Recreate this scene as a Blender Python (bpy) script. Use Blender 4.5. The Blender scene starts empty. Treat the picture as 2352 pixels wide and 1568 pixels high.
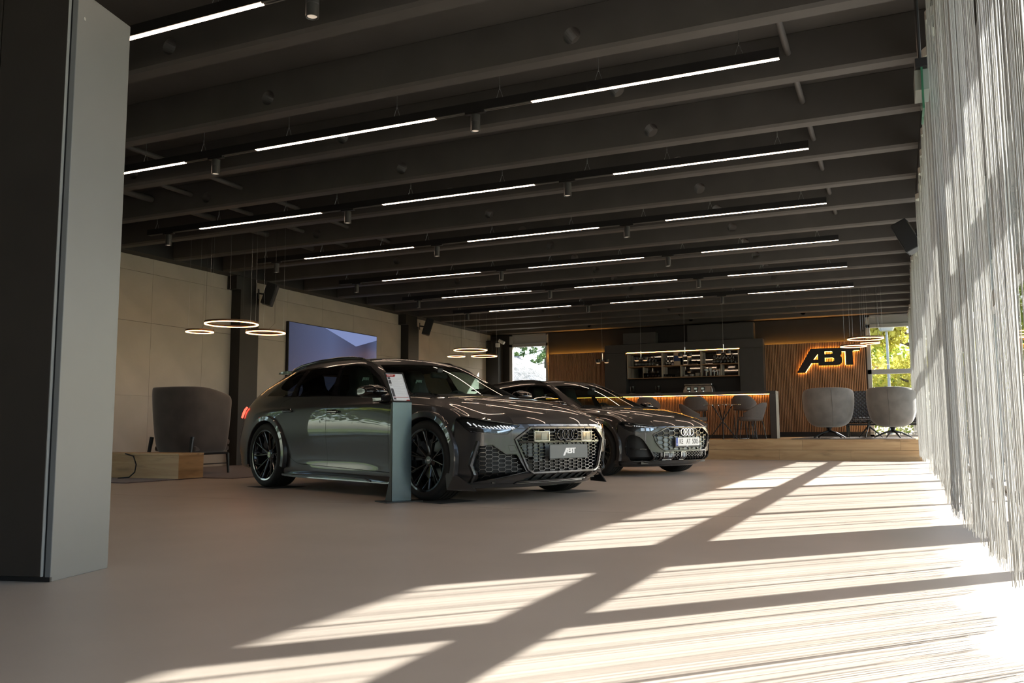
import bpy, bmesh, math, random
import numpy as np
from mathutils import Vector, Matrix
random.seed(7)
PI = math.pi
sc = bpy.context.scene
C = sc.collection
# ------------------------------------------------------------------ camera
CAM_H = 0.641
YAW, PITCH, ROLL = -0.422902, 0.103094, -0.00526122
FPX = 1965.97
cd = bpy.data.cameras.new('camera'); cd.sensor_width = 36.0; cd.lens = FPX / 2352 * 36.0
cd.clip_start = 0.05; cd.clip_end = 500
co = bpy.data.objects.new('camera', cd); C.objects.link(co)
cy, sy, cp, sp = math.cos(YAW), math.sin(YAW), math.cos(PITCH), math.sin(PITCH)
fwd = Vector((sy*cp, cy*cp, sp)); rgt = Vector((cy, -sy, 0)); up = rgt.cross(fwd)
r2 = rgt*math.cos(ROLL) + up*math.sin(ROLL); u2 = up*math.cos(ROLL) - rgt*math.sin(ROLL)
m3 = Matrix((r2, u2, -fwd)).transposed().to_4x4(); m3.translation = Vector((0, 0, CAM_H))
co.matrix_world = m3
sc.camera = co
# ------------------------------------------------------------------ sky, sun, exposure
SUN = Vector((1.0, 1.08, 0.92)).normalized()
w = bpy.data.worlds.new('world'); sc.world = w; w.use_nodes = True
nt = w.node_tree; bg = nt.nodes['Background']
sky = nt.nodes.new('ShaderNodeTexSky'); sky.sky_type = 'NISHITA'; sky.sun_disc = False
sky.sun_elevation = math.asin(SUN.z); sky.sun_rotation = math.atan2(SUN.x, SUN.y)
sky.air_density = 1.0; sky.dust_density = 1.6; sky.ozone_density = 1.0
nt.links.new(sky.outputs[0], bg.inputs[0]); bg.inputs[1].default_value = 0.42
sl = bpy.data.lights.new('sun', 'SUN'); sl.energy = 15.0; sl.angle = math.radians(0.53); sl.color = (1.0, 0.965, 0.91)
so = bpy.data.objects.new('sun', sl); C.objects.link(so)
so.rotation_euler = (-SUN).to_track_quat('-Z', 'Y').to_euler(); so.location = SUN*60
sc.view_settings.view_transform = 'Standard'; sc.view_settings.look = 'None'
sc.view_settings.exposure = 0.9; sc.view_settings.gamma = 1.0; sc.view_settings.use_curve_mapping = False
sc.cycles.use_denoising = True
sc.cycles.max_bounces = 10; sc.cycles.diffuse_bounces = 5; sc.cycles.glossy_bounces = 5
sc.cycles.transmission_bounces = 8; sc.cycles.transparent_max_bounces = 24
sc.cycles.sample_clamp_indirect = 6.0; sc.cycles.caustics_reflective = False; sc.cycles.caustics_refractive = False

# ------------------------------------------------------------------ materials
MATS = {}
def mat(name, col=(.5, .5, .5), rough=.5, metal=0., coat=0., coat_r=.03, emit=None, es=0., trans=0., ior=1.45, alpha=1., spec=.5,
        noise=None, bump=None, sheen=0., transl=0.):
    """noise=(scale, amount[, stretch xyz]) mottles the colour; bump=(scale, strength[, distance])"""
    if name in MATS: return MATS[name]
    m = bpy.data.materials.new(name); m.use_nodes = True; t = m.node_tree; b = t.nodes['Principled BSDF']
    b.inputs['Base Color'].default_value = (*col, 1); b.inputs['Roughness'].default_value = rough
    b.inputs['Metallic'].default_value = metal; b.inputs['IOR'].default_value = ior
    b.inputs['Specular IOR Level'].default_value = spec
    b.inputs['Coat Weight'].default_value = coat; b.inputs['Coat Roughness'].default_value = coat_r
    b.inputs['Transmission Weight'].default_value = trans; b.inputs['Alpha'].default_value = alpha
    b.inputs['Sheen Weight'].default_value = sheen
    if emit: b.inputs['Emission Color'].default_value = (*emit, 1); b.inputs['Emission Strength'].default_value = es
    tc = t.nodes.new('ShaderNodeTexCoord') if noise or bump else None
    if noise:
        s = noise[0]; mp = t.nodes.new('ShaderNodeMapping'); t.links.new(tc.outputs['Object'], mp.inputs[0])
        if len(noise) > 2: mp.inputs['Scale'].default_value = noise[2]
        n = t.nodes.new('ShaderNodeTexNoise'); n.inputs['Scale'].default_value = s; n.inputs['Detail'].default_value = 6
        t.links.new(mp.outputs[0], n.inputs['Vector'])
        r = t.nodes.new('ShaderNodeMapRange'); r.inputs[1].default_value = .3; r.inputs[2].default_value = .7
        r.inputs[3].default_value = 1-noise[1]; r.inputs[4].default_value = 1+noise[1]
        t.links.new(n.outputs[0], r.inputs[0])
        mx = t.nodes.new('ShaderNodeVectorMath'); mx.operation = 'SCALE'; mx.inputs[0].default_value = col
        t.links.new(r.outputs[0], mx.inputs['Scale']); t.links.new(mx.outputs[0], b.inputs['Base Color'])
    if bump:
        n2 = t.nodes.new('ShaderNodeTexNoise'); n2.inputs['Scale'].default_value = bump[0]; n2.inputs['Detail'].default_value = 4
        t.links.new(tc.outputs['Object'], n2.inputs['Vector'])
        bp = t.nodes.new('ShaderNodeBump'); bp.inputs['Strength'].default_value = bump[1]
        bp.inputs['Distance'].default_value = bump[2] if len(bump) > 2 else .01
        t.links.new(n2.outputs[0], bp.inputs['Height']); t.links.new(bp.outputs[0], b.inputs['Normal'])
    if transl:
        tr = t.nodes.new('ShaderNodeBsdfTranslucent'); tr.inputs[0].default_value = (*col, 1)
        mxs = t.nodes.new('ShaderNodeMixShader'); mxs.inputs[0].default_value = transl
        t.links.new(b.outputs[0], mxs.inputs[1]); t.links.new(tr.outputs[0], mxs.inputs[2])
        t.links.new(mxs.outputs[0], t.nodes['Material Output'].inputs[0])
    MATS[name] = m; return m

def wood(name, c1, c2, axis, scale=1., rough=.5, ring=9.0):
    """long grain along axis (0,1,2), streaks of c1/c2 and a few darker knots"""
    if name in MATS: return MATS[name]
    m = bpy.data.materials.new(name); m.use_nodes = True; t = m.node_tree; b = t.nodes['Principled BSDF']
    b.inputs['Roughness'].default_value = rough
    tc = t.nodes.new('ShaderNodeTexCoord'); oi = t.nodes.new('ShaderNodeObjectInfo')
    ad = t.nodes.new('ShaderNodeVectorMath'); ad.operation = 'ADD'
    ml = t.nodes.new('ShaderNodeVectorMath'); ml.operation = 'SCALE'; ml.inputs['Scale'].default_value = 17.3
    cb = t.nodes.new('ShaderNodeCombineXYZ')
    for i in range(3): t.links.new(oi.outputs['Random'], cb.inputs[i])
    t.links.new(cb.outputs[0], ml.inputs[0]); t.links.new(tc.outputs['Object'], ad.inputs[0]); t.links.new(ml.outputs[0], ad.inputs[1])
    mp = t.nodes.new('ShaderNodeMapping'); s = [ring*scale]*3; s[axis] = .55*scale; mp.inputs['Scale'].default_value = s
    t.links.new(ad.outputs[0], mp.inputs[0])
    n = t.nodes.new('ShaderNodeTexNoise'); n.inputs['Scale'].default_value = 1.4; n.inputs['Detail'].default_value = 8; n.inputs['Roughness'].default_value = .62
    n.inputs['Distortion'].default_value = .6
    t.links.new(mp.outputs[0], n.inputs['Vector'])
    cr = t.nodes.new('ShaderNodeValToRGB'); cr.color_ramp.elements[0].position = .33; cr.color_ramp.elements[1].position = .68
    cr.color_ramp.elements[0].color = (*c2, 1); cr.color_ramp.elements[1].color = (*c1, 1)
    t.links.new(n.outputs[0], cr.inputs[0])
    mp2 = t.nodes.new('ShaderNodeMapping'); s2 = [7.0*scale]*3; s2[axis] = 1.6*scale; mp2.inputs['Scale'].default_value = s2
    t.links.new(ad.outputs[0], mp2.inputs[0])
    n2 = t.nodes.new('ShaderNodeTexNoise'); n2.inputs['Scale'].default_value = 1.0; n2.inputs['Detail'].default_value = 5
    t.links.new(mp2.outputs[0], n2.inputs['Vector'])
    r = t.nodes.new('ShaderNodeMapRange'); r.inputs[1].default_value = .58; r.inputs[2].default_value = .78; r.inputs[3].default_value = 1.; r.inputs[4].default_value = .45
    t.links.new(n2.outputs[0], r.inputs[0])
    mx = t.nodes.new('ShaderNodeVectorMath'); mx.operation = 'SCALE'
    t.links.new(cr.outputs[0], mx.inputs[0]); t.links.new(r.outputs[0], mx.inputs['Scale']); t.links.new(mx.outputs[0], b.inputs['Base Color'])
    MATS[name] = m; return m

def glass(name, tint=(1, 1, 1), refl=1.0):
    """thin pane: clear with a mirror-like sheen at grazing angles, no refraction"""
    if name in MATS: return MATS[name]
    m = bpy.data.materials.new(name); m.use_nodes = True; t = m.node_tree; t.nodes.remove(t.nodes['Principled BSDF'])
    tr = t.nodes.new('ShaderNodeBsdfTransparent'); tr.inputs[0].default_value = (*tint, 1)
    gl = t.nodes.new('ShaderNodeBsdfGlossy'); gl.inputs['Roughness'].default_value = .0; gl.inputs[0].default_value = (refl, refl, refl, 1)
    fr = t.nodes.new('ShaderNodeLayerWeight'); fr.inputs[0].default_value = .5
    pw = t.nodes.new('ShaderNodeMath'); pw.operation = 'POWER'; pw.inputs[1].default_value = 5.; t.links.new(fr.outputs['Facing'], pw.inputs[0])
    ma = t.nodes.new('ShaderNodeMath'); ma.operation = 'MULTIPLY_ADD'; ma.inputs[1].default_value = .92; ma.inputs[2].default_value = .045; t.links.new(pw.outputs[0], ma.inputs[0])
    mx = t.nodes.new('ShaderNodeMixShader'); t.links.new(ma.outputs[0], mx.inputs[0])
    t.links.new(tr.outputs[0], mx.inputs[1]); t.links.new(gl.outputs[0], mx.inputs[2])
    t.links.new(mx.outputs[0], t.nodes['Material Output'].inputs[0])
    MATS[name] = m; return m

# ------------------------------------------------------------------ builders
def tag(o, label=None, cat=None, group=None, kind=None):
    if label: o['label'] = label
    if cat: o['category'] = cat
    if group: o['group'] = group
    if kind: o['kind'] = kind
    return o
def empty(name, loc=(0, 0, 0), rz=0., label=None, cat=None, group=None):
    o = bpy.data.objects.new(name, None); C.objects.link(o); o.location = loc; o.rotation_euler = (0, 0, rz)
    o.empty_display_size = .1
    return tag(o, label, cat, group)
def copy_tree(o, parent=None):
    c = o.copy(); C.objects.link(c)
    if parent is not None: c.parent = parent
    for ch in list(o.children): copy_tree(ch, c)
    return c

class MB:
    """collects shapes into one bmesh"""
    def __init__(s): s.bm = bmesh.new()
    def face(s, pts):
        vs = [s.bm.verts.new(p) for p in pts]
        try: return s.bm.faces.new(vs)
        except ValueError: return None
    def box(s, x0, x1, y0, y1, z0, z1, M=None):
        P = [Vector((x, y, z)) for z in (z0, z1) for y in (y0, y1) for x in (x0, x1)]
        if M is not None: P = [M @ p for p in P]
        v = [s.bm.verts.new(p) for p in P]
        for f in ((0, 2, 3, 1), (4, 5, 7, 6), (0, 1, 5, 4), (2, 6, 7, 3), (0, 4, 6, 2), (1, 3, 7, 5)): s.bm.faces.new([v[i] for i in f])
        return s
    def ring(s, pts):
        return [s.bm.verts.new(p) for p in pts]
    def skin(s, a, b, closed=True):
        n = len(a); fs = []
        for i in range(n if closed else n-1):
            j = (i+1) % n
            try: fs.append(s.bm.faces.new((a[i], a[j], b[j], b[i])))
            except ValueError: pass
        return fs
    def cap(s, r, flip=False):
        try: return s.bm.faces.new(r[::-1] if flip else r)
        except ValueError: return None
    def tube(s, path, r, n=8, caps=True, closed=False):
        path = [Vector(p) for p in path]; rad = r if hasattr(r, '__len__') else [r]*len(path)
        rings = []; m = len(path); nrm = None
        for i, p in enumerate(path):
            if closed: t = path[(i+1) % m]-path[i-1]
            else: t = path[min(i+1, m-1)]-path[max(i-1, 0)]
            t.normalize()
            if nrm is None:
                a = Vector((0, 0, 1)) if abs(t.z) < .9 else Vector((1, 0, 0)); nrm = t.cross(a).normalized()
            else:
                nrm = (nrm - t*nrm.dot(t)).normalized()
            bn = t.cross(nrm)
            rings.append(s.ring([p + (nrm*math.cos(2*PI*k/n) + bn*math.sin(2*PI*k/n))*rad[i] for k in range(n)]))
        for a, b in zip(rings, rings[1:]): s.skin(a, b)
        if closed: s.skin(rings[-1], rings[0])
        elif caps: s.cap(rings[0], True); s.cap(rings[-1])
        return s
    def lathe(s, prof, n=32, M=None, a0=0., a1=2*PI, caps=False):
        """profile [(r, z)], around z"""
        full = abs(a1-a0-2*PI) < 1e-6; k = n if full else n+1; cols = []
        for i in range(k):
            a = a0+(a1-a0)*i/n; P = [Vector((r*math.cos(a), r*math.sin(a), z)) for r, z in prof]
            if M is not None: P = [M @ p for p in P]
            cols.append(s.ring(P))
        for i in range(n):
            A, B = cols[i], cols[(i+1) % k]
            for j in range(len(prof)-1):
                vs = [A[j], B[j], B[j+1], A[j+1]]
                try: s.bm.faces.new(vs)
                except ValueError: pass
        return s
    def prism(s, poly, a, b, axis='z', M=None):
        """2-D polygon extruded from a to b along axis; the polygon lives in the two other axes in order"""
        def P(u, v, h):
            p = {'z': (u, v, h), 'y': (u, h, v), 'x': (h, u, v)}[axis]
            p = Vector(p); return M @ p if M is not None else p
        A = s.ring([P(u, v, a) for u, v in poly]); B = s.ring([P(u, v, b) for u, v in poly])
        s.skin(A, B); s.cap(A, True); s.cap(B); return s
    def sweep(s, pts, frames, w, h, closed=True, w0=None):
        """rectangular section w wide (across) by h high (along the frame normal) swept along pts; frames = normals"""
        m = len(pts); rings = []
        for i, p in enumerate(pts):
            p = Vector(p); n = Vector(frames[i]).normalized()
            t = (Vector(pts[(i+1) % m]) - Vector(pts[i-1])) if closed else (Vector(pts[min(i+1, m-1)]) - Vector(pts[max(i-1, 0)]))
            t.normalize(); n = (n - t*n.dot(t)).normalized(); b = t.cross(n)
            lo = -w/2 if w0 is None else w0
            rings.append(s.ring([p + b*lo, p + b*(lo+w), p + b*(lo+w*.8) + n*h, p + b*(lo+w*.2) + n*h]))
        for a, b in zip(rings, rings[1:]): s.skin(a, b)
        if closed: s.skin(rings[-1], rings[0])
        else: s.cap(rings[0], True); s.cap(rings[-1])
        return s
    def mesh(s, name, fix=True):
        if fix: bmesh.ops.recalc_face_normals(s.bm, faces=s.bm.faces[:])
        me = bpy.data.meshes.new(name); s.bm.to_mesh(me); s.bm.free(); return me
    def build(s, name, m, parent=None, smooth=None, bevel=0., seg=2, fix=True):
        return link(name, s.mesh(name, fix), m, parent, smooth, bevel, seg)
def link(name, me, m, parent=None, smooth=None, bevel=0., seg=2):
    o = bpy.data.objects.new(name, me); C.objects.link(o)
    if m is not None: me.materials.append(m)
    if parent is not None: o.parent = parent
    if smooth is not None:
        me.polygons.foreach_set('use_smooth', [True]*len(me.polygons))
        if smooth < 3.1: me.set_sharp_from_angle(angle=smooth)
    if bevel:
        b = o.modifiers.new('bevel', 'BEVEL'); b.width = bevel; b.segments = seg; b.limit_method = 'ANGLE'; b.angle_limit = .6
        b.harden_normals = False
    return o
def subsurf(o, lv=2):
    md = o.modifiers.new('sub', 'SUBSURF'); md.levels = lv; md.render_levels = lv; return o
def solid(o, t, off=-1, mo=0):
    md = o.modifiers.new('sol', 'SOLIDIFY'); md.thickness = t; md.offset = off; md.material_offset = mo; return o
def struct(o): o['kind'] = 'structure'; return o
def abt_polys():
    """outlines of the slanted three letter mark, 1.0 wide, y up; list of (outer, holes)"""
    big = [(0, 0), (.135, 0), (.24, .155), (.35, .155), (.35, .11), (.64, .11), (.69, .122), (.715, .15), (.725, .19), (.72, .23), (.70, .265), (.715, .30),
           (.72, .335), (.775, .335), (.775, .11), (.89, .11), (.89, .335), (.905, .335), (.905, .345), (1.0, .345), (1.0, .40), (.235, .40)]
    holes = [[(.275, .215), (.345, .215), (.345, .305)], [(.455, .30), (.455, .345), (.56, .345), (.575, .333), (.575, .312), (.56, .30)],
             [(.455, .175), (.455, .238), (.575, .238), (.595, .222), (.595, .19), (.575, .175)]]
    return big, holes
def flat_text(name, txt, size, ext, m, parent, M, font_scale_x=1.0, align='CENTER'):
    cu = bpy.data.curves.new(name, 'FONT'); cu.body = txt; cu.size = size; cu.extrude = ext; cu.align_x = align; cu.align_y = 'CENTER'
    tmp = bpy.data.objects.new(name+'_t', cu); C.objects.link(tmp)
    dg = bpy.context.evaluated_depsgraph_get(); me = bpy.data.meshes.new_from_object(tmp.evaluated_get(dg))
    bpy.data.objects.remove(tmp)
    me.transform(M @ Matrix.Diagonal((font_scale_x, 1, 1, 1))); me.materials.clear()
    return link(name, me, m, parent)
def abt_mesh(width, depth, M):
    """solid letters from the outline with real holes, filled with triangles; local x right, y up, z out"""
    big, holes = abt_polys(); bm = bmesh.new(); loops = [big]+holes; es = []
    for lp in loops:
        vs = [bm.verts.new((u*width, v*width, 0)) for u, v in lp]
        es += [bm.edges.new((vs[i], vs[(i+1) % len(vs)])) for i in range(len(vs))]
    r = bmesh.ops.triangle_fill(bm, edges=es, use_beauty=True, use_dissolve=False)
    def inp(p, poly):
        c = False; j = len(poly)-1
        for i in range(len(poly)):
            if (poly[i][1] > p[1]) != (poly[j][1] > p[1]) and p[0] < (poly[j][0]-poly[i][0])*(p[1]-poly[i][1])/(poly[j][1]-poly[i][1])+poly[i][0]: c = not c
            j = i
        return c
    bad = [f for f in bm.faces if (lambda q: not inp(q, big) or any(inp(q, h) for h in holes))((f.calc_center_median().x/width, f.calc_center_median().y/width))]
    bmesh.ops.delete(bm, geom=bad, context='FACES')
    ex = bmesh.ops.extrude_face_region(bm, geom=bm.faces[:])
    for v in [g for g in ex['geom'] if isinstance(g, bmesh.types.BMVert)]: v.co.z += depth
    bmesh.ops.recalc_face_normals(bm, faces=bm.faces[:])
    me = bpy.data.meshes.new('abt'); bm.to_mesh(me); bm.free(); me.transform(M); return me
# ------------------------------------------------------------------ shared room materials
M_floor = mat('screed_floor', (.43, .365, .31), rough=.42, noise=(1.3, .07), bump=(60, .03, .002))
M_conc = mat('concrete_panel', (.46, .415, .365), rough=.75, noise=(1.6, .08), bump=(25, .12, .004))
M_dark = mat('dark_paint', (.022, .021, .020), rough=.55, noise=(3, .12), bump=(40, .1, .003))
M_beam = mat('beam_paint', (.078, .071, .064), rough=.6, noise=(2.2, .10), bump=(30, .15, .004))
M_black = mat('black_metal', (.010, .010, .011), rough=.38)
M_satin = mat('satin_black', (.016, .016, .017), rough=.5)
M_alu = mat('aluminium_frame', (.34, .34, .33), rough=.45)
M_chrome = mat('chrome', (.75, .75, .76), rough=.12, metal=1.)
M_oak = wood('oak_board', (.62, .43, .23), (.42, .255, .12), 0, .9, .5, 6.0)
M_oak_y = wood('oak_board_y', (.50, .30, .13), (.28, .15, .055), 1, .9, .5, 6.0)
M_slat = wood('slat_wood', (.46, .255, .135), (.30, .155, .075), 2, 1.2, .55, 14.0)
M_white = mat('white_paint', (.72, .71, .68), rough=.5)
M_led = mat('led_line', (1, 1, 1), emit=(1.0, .72, .52), es=13.0)
M_ringled = mat('ring_led', (1, .9, .8), emit=(1.0, .47, .17), es=5.5)
M_amber = mat('amber_led', (1, .7, .3), emit=(1.0, .40, .06), es=26.0)
M_pane = glass('window_pane', (.95, .97, .97))
HB = 3.621          # underside of the ceiling beams
PLAT = .42          # height of the wooden platform
XW, YF, XF = -11.68, 24.30, 0.98   # left wall, far wall, glazed right side

# ------------------------------------------------------------------ floor, slab, walls
fl = MB(); fl.box(-16, XF+.1, -9, 6.49, -.25, 0).box(-16, XF+.1, 6.498, 30, -.25, 0)
struct(fl.build('floor', M_floor))
struct(MB().box(-16, 1.1, -9.3, 25.2, 4.0, 4.35).build('ceiling', M_beam))
struct(MB().box(-11.68, -11.40, -9, 24.35, HB, 4.0).build('trim_1', M_dark))          # edge girder along the left wall
struct(MB().box(.62, 1.06, -9, 24.35, 3.45, 4.0).build('trim_2', M_beam))             # lintel above the glazing
eave = struct(MB().box(1.06, 2.26, -9.3, 26, 3.75, 4.35).build('roof_eave', M_alu))
struct(MB().box(-12.2, 1.1, -9.3, -9, 0, 4.0).build('wall_back', M_conc))
wl = struct(MB().box(-12.1, XW-.02, 8.4, 25, 0, 4.0).build('wall_left', mat('joint_grey', (.24, .215, .19), rough=.9)))
pm = MB().box(0, .02, -.598, .598, -.6235, .6235).mesh('panel')
pm.materials.append(M_conc)
rows_z = [.622, 1.869, 3.0]
for k in range(14):
    yc = 9.0 + 1.2*k
    for zi in range(3):
        o = bpy.data.objects.new('panel', pm); C.objects.link(o); o.parent = wl
        o.location = (XW-.02, yc, (.626, 1.876, 2.93)[zi]); o.scale = (1, 1, (1, 1, .68)[zi])
# top strip of panels above the last joint
pt = MB().box(0, .02, -.598, .598, -.13, .13).mesh('panel_top'); pt.materials.append(M_conc)
for k in range(14):
    o = bpy.data.objects.new('panel', pt); C.objects.link(o); o.parent = wl; o.location = (XW-.02, 9.0+1.2*k, 3.49)
# columns with a stepped head standing against the left wall
for k, (y0, y1) in enumerate(((12.73, 13.25), (18.93, 19.45), (6.53, 7.05))):
    c = MB(); c.box(XW, -11.45, y0, y1, 0, 3.364).box(XW, -11.45, y0-.125, y1-.08, 3.364, HB)
    struct(c.build('column', M_dark))
struct(MB().box(XW, -11.25, 23.95, 24.3, 0, 3.42).build('column', M_dark))

# ------------------------------------------------------------------ ceiling beams with bored holes
def beam_mesh():
    x0, x1 = -11.42, .64; h = .375; w = .18; ch = .025; hx = [-8.35, -5.29, -2.24]; hz = .150; R = .072; q = .16; n = 24
    b = MB(); bm = b.bm
    def V(x, y, z): return bm.verts.new((x, y, z))
    # underside and chamfers
    xs = [x0]+[v for c in hx for v in (c-q, c+q)]+[x1]
    for y, s in ((0., 1), (w, -1)):
        for a, c in zip(xs[0::2], xs[1::2]): b.face([(a, y, ch), (c, y, ch), (c, y, h), (a, y, h)])
        for c in hx:
            b.face([(c-q, y, .31), (c+q, y, .31), (c+q, y, h), (c-q, y, h)])
            sq = []
            for k in range(n):
                a = 2*PI*k/n+PI/4; ca, sa = math.cos(a), math.sin(a); m = max(abs(ca), abs(sa))
                zz = sa/m; sq.append((c+q*ca/m, y, (ch+.31)/2+(.31-ch)/2*zz))
            ci = [(c+R*math.cos(2*PI*k/n+PI/4), y, hz+R*math.sin(2*PI*k/n+PI/4)) for k in range(n)]
            for k in range(n): b.face([sq[k], sq[(k+1) % n], ci[(k+1) % n], ci[k]])
        b.face([(x0, y, ch), (x1, y, ch), (x1, y+s*ch, 0), (x0, y+s*ch, 0)])
    b.face([(x0, ch, 0), (x1, ch, 0), (x1, w-ch, 0), (x0, w-ch, 0)])
    for c in hx:
        for k in range(n):
            a0, a1 = 2*PI*k/n+PI/4, 2*PI*(k+1)/n+PI/4
            b.face([(c+R*math.cos(a), yy, hz+R*math.sin(a)) for a, yy in ((a0, 0), (a1, 0), (a1, w), (a0, w))])
    bmesh.ops.remove_doubles(bm, verts=bm.verts[:], dist=1e-5)
    return b.mesh('ceiling_beam')
bmsh = beam_mesh(); bmsh.materials.append(M_beam)
for i in range(-11, 17):
    o = bpy.data.objects.new('ceiling_beam', bmsh); C.objects.link(o); o.location = (0, 5.15+1.2*i-.18, HB); struct(o)
# conduits running through the beams
for x, z, r, y0, y1 in ((-.72, 3.83, .028, 5.5, 14), (-7.76, 3.83, .03, 6.3, 13), (-8.62, 3.84, .03, 6.3, 13), (-9.35, 3.86, .045, 6.3, 13)):
    o = MB().tube([(x, y0, z), (x, y1, z)], r, 12).build('ceiling_conduit', M_beam, smooth=.6)
    nm = {-.72: 'thin grey conduit through the beams beside the string curtain', -7.76: 'dark conduit through the ceiling beams, rightmost of the left three',
          -8.62: 'dark conduit through the ceiling beams, middle of the left three', -9.35: 'thick dark duct pipe through the beams near the left wall'}[x]
    tag(o, nm, 'conduit')

# ------------------------------------------------------------------ far wall: windows, slatted walls
fw = MB()
fw.box(-12, -11.02, YF, YF+.3, 0, 4).box(-9.72, -.70, YF, YF+.3, 0, 4)
struct(fw.build('wall_far', M_dark))
struct(MB().box(-12, 1.2, YF, YF+.3, 3.60, 4).build('trim_3', M_dark))
def window(n, x0, x1, z0, z1, trans, panel_z):
    """aluminium frame, opaque panel on top, panes below"""
    w_ = empty('window_%d' % n, (0, 0, 0)); w_['kind'] = 'structure'
    f = MB(); fr = .075
    f.box(x0, x0+fr*1.35, YF-.02, YF+.10, z0, z1).box(x1-fr, x1, YF-.02, YF+.10, z0, z1).box(x0, x1, YF-.02, YF+.10, z1-.05, z1)
    f.box(x0, x1, YF-.02, YF+.10, panel_z-.09, panel_z).box(x0, x1, YF-.02, YF+.10, z0, z0+.06)
    zs = [z0]+list(trans)+[panel_z-.09]
    for t in trans: f.box(x0, x1, YF-.02, YF+.10, t-.06, t+.06)
    f.build('window_frame', M_alu, w_, bevel=.004)
    MB().box(x0+.10, x1-.07, YF+.01, YF+.06, panel_z+.008, z1-.05).build('blind_panel', M_alu, w_, bevel=.003)
    for a, b in zip(zs, zs[1:]): MB().box(x0+.05, x1-.05, YF+.045, YF+.055, a+.02, b-.02).build('pane', M_pane, w_)
    return w_
window(1, -11.02, -9.72, PLAT, 3.60, [], 3.30)
window(2, -.70, 1.0, PLAT, 3.60, [2.107], 3.36)
struct(MB().box(-.70, 1.0, YF-.02, YF+.3, 0, PLAT).box(-11.02, -9.72, YF-.02, YF+.3, 0, PLAT).build('trim_4', M_alu))
# slatted timber cladding
def slat_field(name, x0, x1, y, z0, z1, pitch, w_, d, m, back, base_h):
    r = empty(name, (x0, y, z0)); r['kind'] = 'structure'
    MB().box(0, x1-x0, d, d+.02, 0, z1-z0).build('backing', back, r)
    if base_h: MB().box(0, x1-x0, -.005, d+.02, -base_h, 0).build('plinth', M_satin, r)
    sm = MB().box(-w_/2, w_/2, 0, d, 0, z1-z0).mesh('slat'); sm.materials.append(m)
    n = int((x1-x0)/pitch)
    for i in range(n):
        o = bpy.data.objects.new('slat', sm); C.objects.link(o); o.parent = r; o.location = (pitch*(i+.5), 0, 0)
    return r
M_back = mat('slat_backing', (.035, .018, .010), rough=.9)
slat_field('wall_slats_1', -9.68, -7.80, YF-.12, PLAT+.13, 2.93, .0418, .026, .035, M_slat, M_back, .13)
slat_field('wall_slats_2', -3.32, -.70, YF-.12, PLAT+.13, 2.93, .0418, .026, .035, M_slat, M_back, .13)
# the lit ledge behind the slats that washes the dark wall
for x0, x1 in ((-9.68, -7.80), (-3.32, -.70)):
    b = MB().box(x0, x1, YF-.065, YF-.01, 2.88, 2.90).build('wash_led', M_amber)
    tag(b, 'warm light strip behind the top edge of the %s slatted wall' % ('left' if x0 < -5 else 'right'), 'light strip')

# ------------------------------------------------------------------ platform at the back with oak front
pl = empty('platform', (0, 0, 0)); pl['kind'] = 'structure'
PY = 18.42
MB().box(-11.4, .43, PY+.03, YF, 0, PLAT-.025).build('platform_core', M_dark, pl)
random.seed(3)
for zz0, zz1 in ((.0, .205), (.21, PLAT)):
    x = -11.4; 
    while x < .43:
        L = random.uniform(1.3, 2.4); x1 = min(x+L, .43)
        MB().box(-(x1-x)/2+.001, (x1-x)/2-.001, 0, .03, 0, zz1-zz0).build('board', M_oak, pl, bevel=.002).location = ((x+x1)/2, PY, zz0)
        x = x1
yy = PY+.03
k = 0
while yy < 24.1:
    x = -11.4 - random.uniform(0, 1.2)
    while x < .43:
        L = random.uniform(1.6, 2.6); x1 = min(x+L, .43); xa = max(x, -11.4)
        if x1 > xa+.02:
            MB().box(-(x1-xa)/2+.001, (x1-xa)/2-.001, 0, .248, 0, .025).build('board', M_oak, pl).location = ((xa+x1)/2, yy, PLAT-.025)
        x = x1
    yy += .25

# ------------------------------------------------------------------ glazed right side: posts, rails and panes
gz = empty('window_3', (0, 0, 0)); gz['kind'] = 'structure'
def pane_x(y0, y1, z0, z1): MB().box(XF-.004, XF+.004, y0, y1, z0, z1).build('pane', M_pane, gz)
posts = [(-8.9, .12), (-6.2, .07), (-4.3, .07), (-2.4, .07), (-.5, .07), (1.35, .07), (3.2, .07), (4.98, .15), (6.90, .52), (8.88, .06), (10.74, .06), (12.30, .22), (14.2, .06), (16.05, .06), (17.9, .22), (19.8, .06), (21.7, .06), (24.2, .2)]
for y, wd in posts:
    dep = .05 if wd < .1 else (.06 if wd < .3 else .42)
    MB().box(XF-.04, XF+dep, y-wd/2, y+wd/2, 0, 3.45).build('post', M_alu, gz, bevel=.003)
MB().box(XF-.04, XF+.04, -9, 24.2, 1.88, 2.05).build('transom', M_alu, gz, bevel=.003)
MB().box(XF-.04, XF+.04, -9, 24.2, 0, .06).build('sill', M_alu, gz)
for (a, wa), (b, wb) in zip(posts, posts[1:]):
    for z0, z1 in ((.06, 1.88), (2.05, 3.45)): pane_x(a+wa/2, b-wb/2, z0, z1)

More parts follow.
